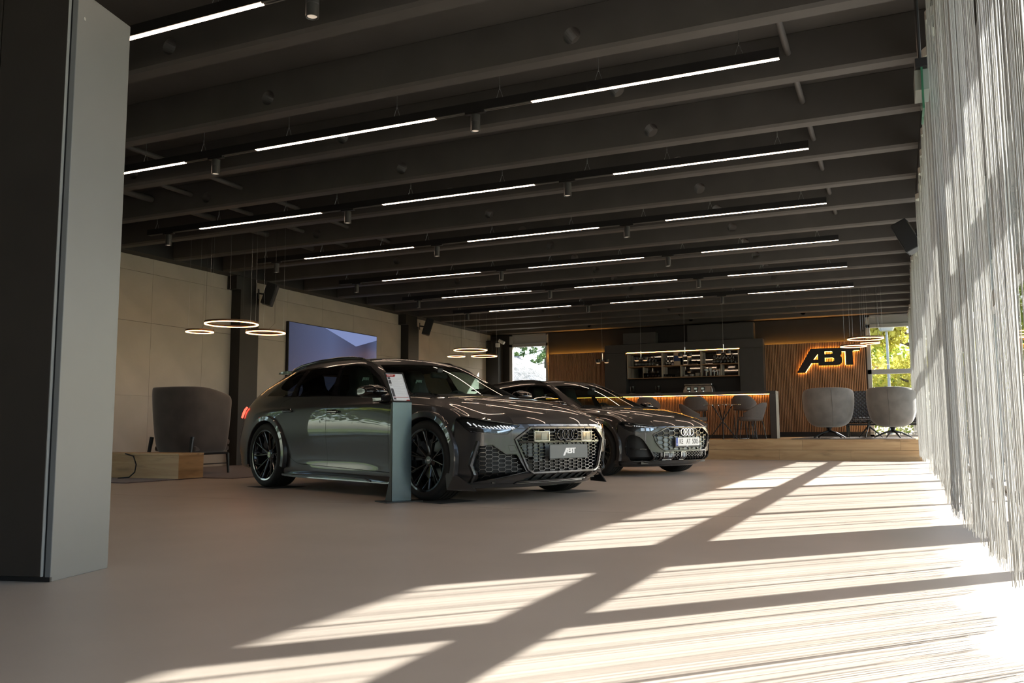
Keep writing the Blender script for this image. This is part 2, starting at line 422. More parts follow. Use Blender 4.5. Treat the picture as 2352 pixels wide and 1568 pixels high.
# glazed part of the left wall, behind the panel tower
g4 = empty('window_4', (0, 0, 0)); g4['kind'] = 'structure'
ys4 = [2.2, 5.0, 7.8]
for y in ys4: MB().box(XW-.12, XW+.02, y-.05, y+.05, 0, HB).build('post', M_alu, g4, bevel=.003)
MB().box(XW-.12, XW+.02, 7.85, 8.4, 0, HB).build('post', M_dark, g4)
MB().box(XW-.12, XW+.02, 2.2, 7.8, 0, .10).build('sill', M_alu, g4); MB().box(XW-.12, XW+.02, -9, 7.8, 2.25, HB).build('head', M_dark, g4); MB().box(XW-.12, XW+.02, -9, 2.15, 0, 2.25).build('infill', M_conc, g4)
for a, b in zip(ys4, ys4[1:]): MB().box(XW-.06, XW-.052, a+.05, b-.05, .10, 2.25).build('pane', M_pane, g4)
# ------------------------------------------------------------------ string curtains in front of the glazing
M_str = mat('curtain_string', (.44, .43, .405), rough=.7, transl=.33)
M_tape = mat('curtain_tape', (.70, .68, .62), rough=.8)
def curtain(name, y0, y1, hem, top, pitch, seed, label, fold, amp, rad, xbase):
    rnd = random.Random(seed); root = empty(name, (xbase(y0), y0, 0), 0, label, 'curtain', 'string curtains along the glazing')
    n = 900; ph1, ph2 = rnd.uniform(0, 6), rnd.uniform(0, 6)
    def X(y):
        return xbase(y) + amp*math.sin(2*PI*y/fold+ph1+.8*math.sin(y*1.3+ph2)) + .45*amp*math.sin(2*PI*y/(fold*.37)+ph2)
    path = []; y = y0
    ys = np.linspace(y0, y1, 6000); xs = np.array([X(v) for v in ys]); s = np.concatenate([[0], np.cumsum(np.hypot(np.diff(xs), np.diff(ys)))])
    cnt = int(s[-1]/pitch); verts = []; faces = []
    tt = np.linspace(0, s[-1], cnt)
    dens = [rnd.uniform(0, 6) for _ in range(4)]
    for k in range(cnt):
        t = tt[k] + rnd.gauss(0, pitch*.55); t = min(max(t, 0), s[-1])
        py = float(np.interp(t, s, ys)); px_ = float(np.interp(t, s, xs))
        # strings bunch together: pull towards the nearest bunch
        h = hem(py) + abs(rnd.gauss(0, .022)) + .02*math.sin(py*9+dens[0])
        r = rad*rnd.uniform(.75, 1.25); ox, oy = rnd.gauss(0, .002), rnd.gauss(0, .003)
        bx, by = rnd.gauss(0, .004), rnd.gauss(0, .006)
        pts = [(px_, py, top), (px_+ox*.5, py+oy*.5, top*.55), (px_+ox, py+oy, h+.25), (px_+ox+bx, py+oy+by, h)]
        base = len(verts)-1
        b0 = len(verts)
        for (vx, vy, vz) in pts:
            a = 0.6
            for q in range(3): verts.append((vx+r*math.cos(a+q*2.0944)-xbase(y0), vy+r*math.sin(a+q*2.0944)-y0, vz))
        for i in range(3):
            for q in range(3):
                q2 = (q+1) % 3; faces.append((b0+i*3+q, b0+i*3+q2, b0+i*3+3+q2, b0+i*3+3+q))
    me = bpy.data.meshes.new('strings'); me.from_pydata(verts, [], faces); me.update()
    o = link('strings', me, M_str, root); o['kind'] = 'stuff'
    tp = MB(); N = 420; A = []; 
    for k in range(N):
        yv = y0+(y1-y0)*k/(N-1); xv = X(yv); A.append((xv-xbase(y0), yv-y0))
    for (a, b), (c, d) in zip(A, A[1:]): tp.face([(a, b, top-.035), (c, d, top-.035), (c, d, top+.03), (a, b, top+.03)])
    solid(tp.build('heading_tape', M_tape, root), .003, 0)
    MB().box(-.02, .02, 0, y1-y0, top+.03, HB-.002 if top < 3.5 else top+.05).build('rail', M_satin, root)
    return root
curtain('string_curtain', -.4, 11.55, lambda y: .115, 3.42, .0070, 5, 'long string curtain hanging close to the camera in front of the glazing', .62, .036, .00135,
        lambda y: .345 + .02*math.sin(y*.8) - .0*y)
curtain('string_curtain', 14.0, 23.6, lambda y: .13 if y < 18.3 else .50, 3.45, .0105, 9, 'far string curtain reaching across the oak platform beside the armchairs', .55, .045, .0015,
        lambda y: .375 + .02*math.sin(y*.7))
# ------------------------------------------------------------------ estate car body surface (half, y outward)
ST_X = [-3.97, -3.88, -3.70, -3.40, -2.93, -2.50, -2.00, -1.50, -1.10, -.80, -.45, -.40, -.05, .16, .30, .40]
def car_table():
    R = []
    def row(y, z, x=None): R.append([( (x or ST_X)[i], y[i], z[i]) for i in range(16)])
    yr = lambda a: a
    #       s0   s1   s2   s3    s4    s5    s6    s7    s8    s9    s10   s10b  s11   s12   s13   s14
    row([.33, .56, .74, .78, .80, .78, .77, .77, .77, .77, .77, .77, .80, .81, .81, .80], [.30, .28, .25, .22, .18, .17, .165, .165, .165, .165, .165, .165, .17, .17, .17, .17])
    row([.45, .68, .86, .90, .92, .905, .90, .90, .90, .90, .90, .90, .92, .925, .92, .915], [.28, .26, .23, .19, .16, .15, .15, .15, .15, .15, .15, .15, .15, .15, .15, .15])
    row([.45, .69, .87, .935, .965, .935, .925, .922, .922, .922, .928, .93, .962, .966, .962, .955], [.36, .34, .32, .27, .25, .25, .25, .25, .25, .25, .25, .25, .25, .25, .25, .25])
    row([.45, .70, .875, .950, .976, .942, .925, .920, .920, .924, .934, .937, .973, .976, .972, .964], [.44, .43, .41, .38, .36, .36, .36, .36, .36, .36, .36, .36, .36, .36, .36, .36], [-4.0, -3.92, -3.74]+ST_X[3:])
    row([.45, .70, .877, .957, .982, .957, .945, .941, .941, .944, .952, .955, .981, .982, .977, .968], [.56, .55, .54, .53, .52, .52, .52, .52, .52, .52, .52, .52, .52, .52, .52, .52], [-4.0, -3.92, -3.75]+ST_X[3:])
    row([.43, .69, .865, .950, .977, .963, .955, .951, .951, .953, .960, .962, .978, .977, .970, .962], [.72, .71, .70, .69, .68, .68, .68, .68, .68, .68, .68, .68, .67, .66, .65, .64], [-3.93, -3.85, -3.70]+ST_X[3:15]+[.405])
    row([.42, .68, .85, .928, .955, .951, .946, .942, .941, .940, .938, .937, .938, .930, .930, .951], [.86, .855, .845, .84, .85, .865, .872, .873, .875, .878, .880, .879, .853, .828, .80, .742], [-3.89, -3.81, -3.67]+ST_X[3:15]+[.415])
    row([.40, .66, .82, .900, .925, .927, .925, .923, .920, .917, .908, .905, .905, .900, .905, .932], [.93, .925, .92, .915, .915, .918, .920, .918, .918, .918, .916, .914, .888, .855, .818, .760], [-3.86, -3.78, -3.65, -3.40, -2.93, -2.5, -2.0, -1.5, -1.10, -.80, -.45, -.40, -.05, .19, .36, .48])
    row([.36, .61, .75, .840, .880, .889, .890, .889, .886, .880, .860, .857, .846, .846, .868, .889], [1.0, 1.005, 1.01, 1.03, 1.03, 1.025, 1.015, 1.002, .987, .972, .952, .950, .916, .862, .800, .750], [-3.81, -3.74, -3.62, -3.40, -2.95, -2.5, -2.0, -1.5, -1.10, -.80, -.47, -.42, -.05, .22, .42, .555])
    row([.32, .53, .69, .765, .79, .805, .812, .812, .815, .835, .823, .820, .795, .792, .812, .834], [1.15, 1.14, 1.135, 1.155, 1.175, 1.19, 1.195, 1.19, 1.155, 1.06, .970, .968, .930, .866, .794, .738], [-3.66, -3.60, -3.48, -3.24, -2.86, -2.47, -1.98, -1.51, -1.16, -.84, -.50, -.45, -.03, .28, .50, .64])
    row([.28, .48, .635, .69, .70, .702, .705, .705, .714, .768, .786, .780, .735, .715, .720, .745], [1.265, 1.255, 1.245, 1.25, 1.308, 1.350, 1.364, 1.356, 1.297, 1.135, .982, .979, .940, .871, .790, .718], [-3.43, -3.38, -3.26, -3.08, -2.80, -2.44, -1.95, -1.52, -1.22, -.90, -.55, -.49, -.03, .33, .58, .72])
    row([.25, .42, .555, .60, .605, .608, .61, .61, .615, .672, .728, .722, .645, .590, .582, .600], [1.345, 1.342, 1.335, 1.335, 1.385, 1.418, 1.427, 1.405, 1.343, 1.168, .990, .986, .949, .879, .788, .695], [-3.30, -3.25, -3.15, -3.0, -2.75, -2.40, -1.95, -1.55, -1.25, -.89, -.52, -.455, -.02, .37, .66, .80])
    row([.15, .25, .33, .34, .335, .335, .335, .335, .34, .37, .40, .395, .39, .37, .335, .30], [1.375, 1.375, 1.375, 1.39, 1.424, 1.449, 1.454, 1.432, 1.361, 1.19, .993, .989, .956, .888, .793, .697], [-3.18, -3.14, -3.07, -2.94, -2.69, -2.34, -1.89, -1.49, -1.172, -.808, -.437, -.372, .02, .41, .725, .866])
    row([0]*16, [1.385, 1.387, 1.391, 1.402, 1.434, 1.459, 1.462, 1.439, 1.366, 1.196, .994, .990, .955, .884, .792, .70], [-3.15, -3.10, -3.02, -2.90, -2.65, -2.30, -1.85, -1.45, -1.148, -.783, -.41, -.345, .05, .44, .745, .886])
    A = np.array(R, float).transpose(1, 0, 2)          # [station][row][xyz]
    r11, r12 = A[:, 11], A[:, 12]; e = r11*.94+r12*.06   # keeps the screen and roof flat right up to their edge
    e[:, 2] += .0*np.clip(r12[:, 2]-r11[:, 2], 0, 1)
    return np.concatenate([A[:, :12], e[:, None], A[:, 12:]], 1)
def bspline_grid(P, nu, nv, mirror_last=True):
    """tensor cubic B-spline nearly through P[i][j]; the last row lies on the mirror plane y = 0"""
    def pad(A, ax, mir):
        A = np.moveaxis(A, ax, 0); a0 = 2*A[0]-A[1]
        if mir: e = A[-2]*np.array([1, -1, 1])
        else: e = 2*A[-1]-A[-2]
        return np.moveaxis(np.concatenate([a0[None], A, e[None]]), 0, ax)
    def sm(A, ax, mir):
        B = np.moveaxis(pad(A, ax, mir), ax, 0); return np.moveaxis((B[:-2]+4*B[1:-1]+B[2:])/6, 0, ax)
    def quasi(A, ax, mir):
        Q = A.copy()
        for _ in range(3): Q = Q + .8*(A - sm(Q, ax, mir))
        return Q
    Q = quasi(quasi(P, 0, False), 1, mirror_last)
    Q = pad(pad(Q, 0, False), 1, mirror_last)
    def basis(n, k):
        M = []
        for s in range(n-1):
            for q in range(k if s < n-2 else k+1):
                t = q/k; w_ = np.zeros(n+2); w_[s:s+4] = [(1-t)**3/6, (3*t**3-6*t*t+4)/6, (-3*t**3+3*t*t+3*t+1)/6, t**3/6]; M.append(w_)
        return np.array(M)
    A = basis(P.shape[0], nu); B = basis(P.shape[1], nv)
    return np.einsum('ai,ijk,bj->abk', A, Q, B)
# ------------------------------------------------------------------ car materials
M_glass_car = glass('car_glass_clear', (.50, .60, .56), .9)
M_glass_priv = glass('car_glass_privacy', (.10, .11, .10), .9)
M_gloss = mat('gloss_black', (.006, .006, .007), rough=.12, coat=1., coat_r=.03)
M_trimblk = mat('trim_black', (.012, .012, .012), rough=.45)
M_cabin = mat('cabin_dark', (.020, .021, .021), rough=.75)
M_seat = mat('seat_leather', (.035, .036, .036), rough=.5)
M_tyre = mat('tyre_rubber', (.013, .013, .013), rough=.75)
M_rim = mat('rim_black', (.007, .007, .008), rough=.22, coat=1., coat_r=.05)
M_disc = mat('brake_disc', (.16, .16, .16), rough=.35, metal=1.)
M_cal = mat('caliper_grey', (.10, .10, .11), rough=.45)
M_bar = mat('grille_bar', (.012, .012, .013), rough=.2, coat=1.)
M_lightbar = mat('headlight_bar', (.85, .85, .88), rough=.25, emit=(1, 1, 1.0), es=.35)
M_reflect = mat('lamp_reflector', (.55, .56, .58), rough=.15, metal=.9)
M_lensblue = mat('lamp_lens_blue', (.01, .03, .07), rough=.05, coat=1.)
M_tail = mat('tail_light', (.6, .02, .01), rough=.2, emit=(1, .05, .03), es=3.)
M_plate_g = mat('plate_grey', (.115, .13, .135), rough=.55)
M_plate_w = mat('plate_white', (.78, .78, .78), rough=.4)
M_logo = mat('logo_white', (.85, .86, .88), rough=.4)
M_logo_dim = mat('logo_stitch', (.55, .70, .66), rough=.6)
M_eu = mat('plate_blue', (.01, .06, .35), rough=.4)
M_intercool = mat('cooler_fins', (.13, .15, .16), rough=.4, metal=.5)
def paint(name, c):
    m = mat(name, c, rough=.38, metal=.55, coat=1., coat_r=.012)
    return m
M_paint1 = paint('paint_grey_metallic', (.050, .049, .052))
M_paint2 = paint('paint_grey_metallic_warm', (.052, .049, .048))

# ------------------------------------------------------------------ cutting lines into a curved panel mesh
def cut_polyline(bm, pts, ax, closed=False, filt=None, tol=.012):
    lo = [min(p[k] for p in pts)-.05 for k in (0, 1)]; hi = [max(p[k] for p in pts)+.05 for k in (0, 1)]
    def ok(f):
        c = f.calc_center_median(); return lo[0] < c[ax[0]] < hi[0] and lo[1] < c[ax[1]] < hi[1] and (filt is None or filt(c))
    cand = [f for f in bm.faces if ok(f)]
    segs = list(zip(pts, pts[1:])) + ([(pts[-1], pts[0])] if closed else [])
    for (a, b) in segs:
        d = Vector((b[0]-a[0], b[1]-a[1])); 
        if d.length < 1e-6: continue
        x0, x1 = min(a[0], b[0])-tol, max(a[0], b[0])+tol; y0, y1 = min(a[1], b[1])-tol, max(a[1], b[1])+tol
        sel = []
        for f in cand:
            if not f.is_valid: continue
            us = [v.co[ax[0]] for v in f.verts]; vs = [v.co[ax[1]] for v in f.verts]
            if max(us) < x0 or min(us) > x1 or max(vs) < y0 or min(vs) > y1: continue
            sel.append(f)
        if not sel: continue
        n = [0, 0, 0]; n[ax[0]] = -d.y; n[ax[1]] = d.x; c = [0, 0, 0]; c[ax[0]], c[ax[1]] = a[0], a[1]
        geom = set(sel)
        for f in sel: geom.update(f.edges); geom.update(f.verts)
        old = set(sel)
        r = bmesh.ops.bisect_plane(bm, geom=list(geom), dist=1e-6, plane_co=c, plane_no=n)
        new = [g for g in r['geom'] if isinstance(g, bmesh.types.BMFace) and g not in old]
        cand = [f for f in cand if f.is_valid] + new
def in_poly(u, v, poly):
    c = False; j = len(poly)-1
    for i in range(len(poly)):
        a, b = poly[i], poly[j]
        if (a[1] > v) != (b[1] > v) and u < (b[0]-a[0])*(v-a[1])/(b[1]-a[1])+a[0]: c = not c
        j = i
    return c
def dist_polyline(u, v, pts):
    m = 1e9
    for a, b in zip(pts, pts[1:]):
        dx, dy = b[0]-a[0], b[1]-a[1]; L = dx*dx+dy*dy; t = max(0, min(1, ((u-a[0])*dx+(v-a[1])*dy)/L)) if L else 0
        m = min(m, math.hypot(u-a[0]-t*dx, v-a[1]-t*dy))
    return m
def smooth_line(pts, k=4, closed=False):
    """Catmull-Rom through 2-D points"""
    out = []; n = len(pts)
    for i in range(n if closed else n-1):
        g = lambda q: pts[q % n] if closed else pts[max(0, min(n-1, q))]
        p0, p1, p2, p3 = g(i-1), g(i), g(i+1), g(i+2)
        for s in range(k):
            t = s/k; out.append(tuple(.5*(2*p1[c]+(-p0[c]+p2[c])*t+(2*p0[c]-5*p1[c]+4*p2[c]-p3[c])*t*t+(-p0[c]+3*p1[c]-3*p2[c]+p3[c])*t**3) for c in (0, 1)))
    if not closed: out.append(tuple(pts[-1]))
    return out
def offset_line(pts, d):
    out = []
    for i in range(len(pts)):
        a, b = pts[max(0, i-1)], pts[min(len(pts)-1, i+1)]; dx, dy = b[0]-a[0], b[1]-a[1]; L = math.hypot(dx, dy) or 1
        out.append((pts[i][0]-dy/L*d, pts[i][1]+dx/L*d))
    return out

class Nose:
    """front face of the car: s = distance along the plan curve from the middle, z = height"""
    def __init__(s, plan, ztop, zb=.155):
        P = np.array([[x, y, 0] for y, x in plan], float); P = np.concatenate([(P[1:2]*[1, -1, 1]), P])
        Q = P.copy()
        def sm(Q): E = np.concatenate([Q[2:3]*[1, -1, 1] if 0 else 2*Q[:1]-Q[1:2], Q, 2*Q[-1:]-Q[-2:-1]]); return (E[:-2]+4*E[1:-1]+E[2:])/6
        for _ in range(4): Q = Q+.8*(P-sm(Q))
        E = np.concatenate([2*Q[:1]-Q[1:2], Q, 2*Q[-1:]-Q[-2:-1]]); D = []
        for i in range(len(Q)-1):
            for t in np.linspace(0, 1, 24, endpoint=i == len(Q)-2): D.append(np.array([(1-t)**3/6, (3*t**3-6*t*t+4)/6, (-3*t**3+3*t*t+3*t+1)/6, t**3/6]) @ E[i:i+4])
        D = np.array(D)[:, :2]; D = D[D[:, 1] >= -1e-9]
        D = np.concatenate([[[D[0, 0], 0.]], D[1:]]); s.D = D
        s.L = np.concatenate([[0], np.cumsum(np.hypot(*np.diff(D, axis=0).T))]); s.end = s.L[-1]; s.zb = zb
        s.zt = [(s.s_of(y), z) for y, z in ztop]
    def s_of(s, y): return math.copysign(float(np.interp(abs(y), s.D[:, 1], s.L)), y)
    def poly(s, pts): return [(s.s_of(y), z) for y, z in pts]
    def top(s, q): return float(np.interp(abs(q), [a for a, _ in s.zt], [b for _, b in s.zt]))
    def at(s, q, z, off=0.):
        a = abs(q); x = float(np.interp(a, s.L, s.D[:, 0])); y = float(np.interp(a, s.L, s.D[:, 1])); e = .01
        x1 = float(np.interp(a+e, s.L, s.D[:, 0])); y1 = float(np.interp(a+e, s.L, s.D[:, 1])); x0 = float(np.interp(max(0, a-e), s.L, s.D[:, 0])); y0 = float(np.interp(max(0, a-e), s.L, s.D[:, 1])) if a > e else -float(np.interp(e-a, s.L, s.D[:, 1]))
        if a <= e: x0 = float(np.interp(e-a, s.L, s.D[:, 0]))
        tx, ty = x1-x0, y1-y0; L = math.hypot(tx, ty) or 1; n = Vector((ty/L, -tx/L, 0))
        dx = -1.6*max(0., .27-z)**1.6*4 - .9*max(0., z-.60)**2*2
        p = Vector((x+dx, y, z)) + n*off
        if q < 0: p.y = -p.y; n = Vector((n.x, -n.y, 0))
        return p, n
def nose_mesh(N, bm2):
    """maps a flat (s, z) bmesh onto the nose"""
    for v in bm2.verts: v.co = N.at(v.co.x, v.co.y)[0]
    return bm2
def mapped_poly(N, poly, off, step=.02):
    """filled patch over a flat polygon, following the nose at an offset"""
    b = MB(); s0, s1 = min(p[0] for p in poly), max(p[0] for p in poly); z0, z1 = min(p[1] for p in poly), max(p[1] for p in poly)
    nx = max(2, int((s1-s0)/step)); nz = max(2, int((z1-z0)/step)); g = [[b.bm.verts.new((s0+(s1-s0)*i/nx, z0+(z1-z0)*j/nz, 0)) for i in range(nx+1)] for j in range(nz+1)]
    for r, q in zip(g, g[1:]): b.skin(r, q, False)
    cut_polyline(b.bm, poly, (0, 1), True)
    bad = [f for f in b.bm.faces if not in_poly(f.calc_center_median().x, f.calc_center_median().y, poly)]
    bmesh.ops.delete(b.bm, geom=bad, context='FACES')
    for v in b.bm.verts: v.co = N.at(v.co.x, v.co.y, off)[0]
    return b
def mapped_wall(N, poly, o0, o1, step=.03):
    """the reveal between two offsets around a polygon"""
    b = MB(); P = []
    for a, c in zip(poly, poly[1:]+poly[:1]):
        n = max(1, int(math.hypot(c[0]-a[0], c[1]-a[1])/step))
        for k in range(n): P.append((a[0]+(c[0]-a[0])*k/n, a[1]+(c[1]-a[1])*k/n))
    A = b.ring([N.at(u, v, o0)[0] for u, v in P]); B = b.ring([N.at(u, v, o1)[0] for u, v in P]); b.skin(A, B); return b
def mapped_frame(N, poly, w, h, off=0., step=.02, shift=0., round_k=0):
    P = []
    for a, c in zip(poly, poly[1:]+poly[:1]):
        n = max(1, int(math.hypot(c[0]-a[0], c[1]-a[1])/step))
        for k in range(n): P.append((a[0]+(c[0]-a[0])*k/n, a[1]+(c[1]-a[1])*k/n))
    q = [N.at(u, v, off) for u, v in P]; b = MB(); b.sweep([p for p, _ in q], [n for _, n in q], w, h, True, shift if shift else None); return b
def honeycomb(N, poly, W, H, e, bw, o0, o1, holes=(), solid_above=None):
    b = MB(); s0, s1 = min(p[0] for p in poly), max(p[0] for p in poly); z0, z1 = min(p[1] for p in poly), max(p[1] for p in poly); t = W-e; done = set()
    for i in range(int(s0/W)-2, int(s1/W)+3):
        for j in range(int(z0/H)-2, int(z1/H)+3):
            cx, cz = i*W, (j+.5*(i % 2))*H; cs = [(cx+e, cz+H/2), (cx-e, cz+H/2), (cx-t, cz), (cx-e, cz-H/2), (cx+e, cz-H/2), (cx+t, cz)]
            for a, c in zip(cs, cs[1:]+cs[:1]):
                key = tuple(sorted([(round(a[0], 4), round(a[1], 4)), (round(c[0], 4), round(c[1], 4))]))
                if key in done: continue
                done.add(key); K = 3
                ins = [k for k in range(K) if in_poly(a[0]+(c[0]-a[0])*(k+.5)/K, a[1]+(c[1]-a[1])*(k+.5)/K, poly) and not any(in_poly(a[0]+(c[0]-a[0])*(k+.5)/K, a[1]+(c[1]-a[1])*(k+.5)/K, h) for h in holes)]
                if not ins: continue
                k0, k1 = ins[0]/K, (ins[-1]+1)/K; A = (a[0]+(c[0]-a[0])*k0, a[1]+(c[1]-a[1])*k0); B = (a[0]+(c[0]-a[0])*k1, a[1]+(c[1]-a[1])*k1)
                dx, dz = B[0]-A[0], B[1]-A[1]; L = math.hypot(dx, dz); px_, pz_ = -dz/L*bw/2, dx/L*bw/2; ex, ez = dx/L*bw*.3, dz/L*bw*.3
                q = [(A[0]-ex-px_, A[1]-ez-pz_), (B[0]+ex-px_, B[1]+ez-pz_), (B[0]+ex+px_, B[1]+ez+pz_), (A[0]-ex+px_, A[1]-ez+pz_)]
                lo = b.ring([N.at(u, v, o0)[0] for u, v in q]); hi = b.ring([N.at(u*.86+.14*(A[0]+B[0])/2 if 0 else u, v, o1)[0] for u, v in q]); b.skin(lo, hi); b.cap(hi)
    return b

def wheel(root, x, y, side, R, rr, wd, style, logo):
    """side = +1 left / -1 right; the wheel's own mesh is the rim barrel"""
    M0 = Matrix.Translation((x, y, R)) @ (Matrix.Rotation(-PI/2, 4, 'X') if side > 0 else Matrix.Rotation(PI/2, 4, 'X'))
    h = wd/2
    rim = MB(); rim.lathe([(rr-.012, h-.004), (rr+.004, h-.002), (rr+.004, h-.012), (rr-.014, h-.02), (rr-.03, h-.06), (rr-.034, -h+.02), (rr+.002, -h)], 64)
    W_ = rim.build('wheel', M_rim, root, smooth=.6); W_.matrix_local = M0
    t = MB(); g = [(-.075, .006), (-.028, .006), (.028, .006), (.075, .006)]; prof = [(rr, -h+.004), (rr+.035, -h-.008), (R-.03, -h-.006), (R-.006, -h+.018)]
    for z, d in g: prof += [(R, z-.007), (R-d, z-.005), (R-d, z+.005), (R, z+.007)]
    prof += [(R-.006, h-.018), (R-.03, h+.006), (rr+.035, h+.008), (rr+.006, h+.001), (rr-.004, h-.012)]
    t.lathe(prof, 96); t.build('tyre', M_tyre, W_, smooth=.7)
    MB().lathe([(.055, -.03), (.20, -.03), (.20, .0), (.055, .0)], 48).build('brake_disc', M_disc, W_, smooth=.5)
    ca = MB(); a0 = PI*.5 if side < 0 else PI*.5
    ac = 2.75 if side < 0 else .4
    for k in range(8):
        pass
    ca.lathe([(.135, .005), (.235, .005), (.235, .05), (.135, .05), (.135, .005)], 10, None, ac-.42, ac+.42); ca.build('caliper', M_cal, W_, smooth=.4, bevel=.006)
    sp_ = MB(); n = 5
    def spoke(b, a0_, r0, a1_, r1, w0, w1, z0, z1, d=.022):
        p = Vector((r0*math.cos(a0_), r0*math.sin(a0_), z0)); q = Vector((r1*math.cos(a1_), r1*math.sin(a1_), z1)); dr = (q-p); s_ = Vector((-dr.y, dr.x, 0)).normalized()
        A = b.ring([p+s_*w0, p+s_*w0*.45+Vector((0, 0, d*.55)), p-s_*w0*.45+Vector((0, 0, d*.55)), p-s_*w0, p-s_*w0*.8-Vector((0, 0, d)), p+s_*w0*.8-Vector((0, 0, d))])
        B = b.ring([q+s_*w1, q+s_*w1*.45+Vector((0, 0, d*.55)), q-s_*w1*.45+Vector((0, 0, d*.55)), q-s_*w1, q-s_*w1*.8-Vector((0, 0, d)), q+s_*w1*.8-Vector((0, 0, d))])
        b.skin(A, B); b.cap(A, True); b.cap(B)
    rl = rr-.018; zo = h-.03
    for k in range(n):
        a = 2*PI*k/n+style; b = MB()
        for sg in (-1, 1):
            spoke(b, a+sg*.10, .05, a+sg*.30, rl, .013, .010, zo-.05, zo)
            am = a+sg*.175
            spoke(b, am, rr*.46, a+sg*.02+.11, rl, .008, .008, zo-.032, zo) if sg > 0 else spoke(b, am, rr*.55, a-.60, rl, .007, .008, zo-.028, zo)
        b.build('spoke', M_rim, W_, bevel=.003)
    hb = MB(); hb.lathe([(.0, zo-.03), (.034, zo-.03), (.038, zo-.036), (.075, zo-.05), (.082, zo-.09), (.06, -.02)], 32); hb.build('hub', M_rim, W_, smooth=.6)
    MB().lathe([(.033, zo-.029), (.037, zo-.0285), (.037, zo-.031)], 32).build('hub_ring', M_cal, W_)
    for k in range(5):
        a = 2*PI*(k+.5)/5; MB().lathe([(.0, zo-.046), (.008, zo-.046), (.009, zo-.06)], 8, Matrix.Translation((.055*math.cos(a), .055*math.sin(a), 0))).build('wheel_bolt', M_cal, W_)
    if logo:
        Mx = Matrix.Translation((0, 0, zo-.0285)) @ (Matrix.Rotation(PI, 4, 'Z') if 0 else Matrix.Identity(4))
        rot = Matrix.Rotation(PI if side < 0 else 0, 4, 'Z')
        me = abt_mesh(.05, .001, Matrix.Translation((0, 0, zo-.0285)) @ rot @ Matrix.Translation((-.025, -.011, 0)) ); link('hub_logo', me, M_logo, W_)
    return W_
def seat(root, x, y, logo_mat, back=True):
    b = MB(); b.box(x-.05, x+.50, y-.25, y+.25, .38, .52); s_ = b.build('seat', M_seat, root, bevel=.05, seg=3)
    bk = MB(); Mt = Matrix.Translation((x, y, .48)) @ Matrix.Rotation(-.32, 4, 'Y')
    P = [(-.24, 0), (-.26, .25), (-.25, .48), (-.19, .62), (-.13, .70), (-.125, .84), (-.09, .90), (.09, .90), (.125, .84), (.13, .70), (.19, .62), (.25, .48), (.26, .25), (.24, 0)]
    bk.prism(P, -.09, .06, 'x', Mt); bk.build('backrest', M_seat, s_, bevel=.035, seg=3)
    if logo_mat:
        Ml = Mt @ Matrix.Translation((.068, 0, .73)) @ Matrix(((0, 0, 1, 0), (1, 0, 0, 0), (0, 1, 0, 0), (0, 0, 0, 1))) @ Matrix.Translation((-.055, 0, 0))
        link('headrest_logo', abt_mesh(.11, .004, Ml), logo_mat, s_)
    return s_
def faces_mesh(faces, mirror_x=None, off=0.):
    """copies faces into a mesh; mirror_x: 'both' adds the mirrored half, 'flip' only the mirrored half"""
    bm = bmesh.new()
    def add(sgn):
        mp = {}
        for f in faces:
            vs = []
            for v in f.verts:
                if v not in mp:
                    p = v.co - v.normal*off; mp[v] = bm.verts.new((p.x, p.y*sgn, p.z))
                vs.append(mp[v])
            if sgn < 0: vs.reverse()
            try: bm.faces.new(vs)
            except ValueError: pass
    if mirror_x != 'flip': add(1)
    if mirror_x in ('both', 'flip'): add(-1)
    bmesh.ops.remove_doubles(bm, verts=bm.verts[:], dist=2e-5)
    me = bpy.data.meshes.new('panel'); bm.to_mesh(me); bm.free(); return me

def islands(fs):
    S = set(fs); out = []
    while S:
        st_ = [S.pop()]; grp = []
        while st_:
            f = st_.pop(); grp.append(f)
            for e in f.edges:
                for g in e.link_faces:
                    if g in S: S.remove(g); st_.append(g)
        if len(grp) > 3: out.append(grp)
    return out
ARCH = .402
DOOR_R = smooth_line([(-2.49, 1.10), (-2.50, 1.024), (-2.60, .990), (-2.69, .944), (-2.735, .80), (-2.72, .735), (-2.66, .625), (-2.587, .517), (-2.46, .375), (-2.33, .302), (-2.20, .279)], 4)
DOOR_B = [(-2.20, .279), (-1.70, .267), (-1.14, .250), (-.60, .236)]
DOOR_M = smooth_line([(-1.655, 1.06), (-1.672, 1.0), (-1.685, .90), (-1.692, .78), (-1.692, .593), (-1.692, .386), (-1.70, .268)], 3)
DOOR_F = smooth_line([(-.50, 1.02), (-.545, .93), (-.566, .887), (-.578, .75), (-.58, .594), (-.60, .314), (-.60, .236)], 3)
FUEL = [(-3.07, .985), (-3.13, .87), (-2.955, .865), (-2.90, .985)]
DLO = [(-3.19, 1.044), (-2.58, 1.027), (-1.67, 1.009), (-1.27, .994), (-.69, .967), (-.655, .976), (-.79, 1.062), (-1.016, 1.201), (-1.15, 1.27), (-1.248, 1.317), (-1.36, 1.345), (-1.51, 1.362), (-1.895, 1.369), (-2.442, 1.356), (-2.70, 1.336), (-2.875, 1.300), (-3.012, 1.188)]
PANES = [[(-3.13, 1.056), (-2.53, 1.038), (-2.525, 1.20), (-2.485, 1.328), (-2.70, 1.316), (-2.855, 1.283), (-2.985, 1.185)],
         [(-2.40, 1.034), (-2.45, 1.15), (-2.38, 1.336), (-1.90, 1.352), (-1.745, 1.352), (-1.735, 1.278), (-1.71, 1.12), (-1.69, 1.020)],
         [(-1.565, 1.014), (-1.655, 1.208), (-1.688, 1.322), (-1.68, 1.346), (-1.51, 1.345), (-1.37, 1.328), (-1.26, 1.298), (-1.03, 1.188), (-.82, 1.058), (-.75, .995), (-1.27, 1.004)]]
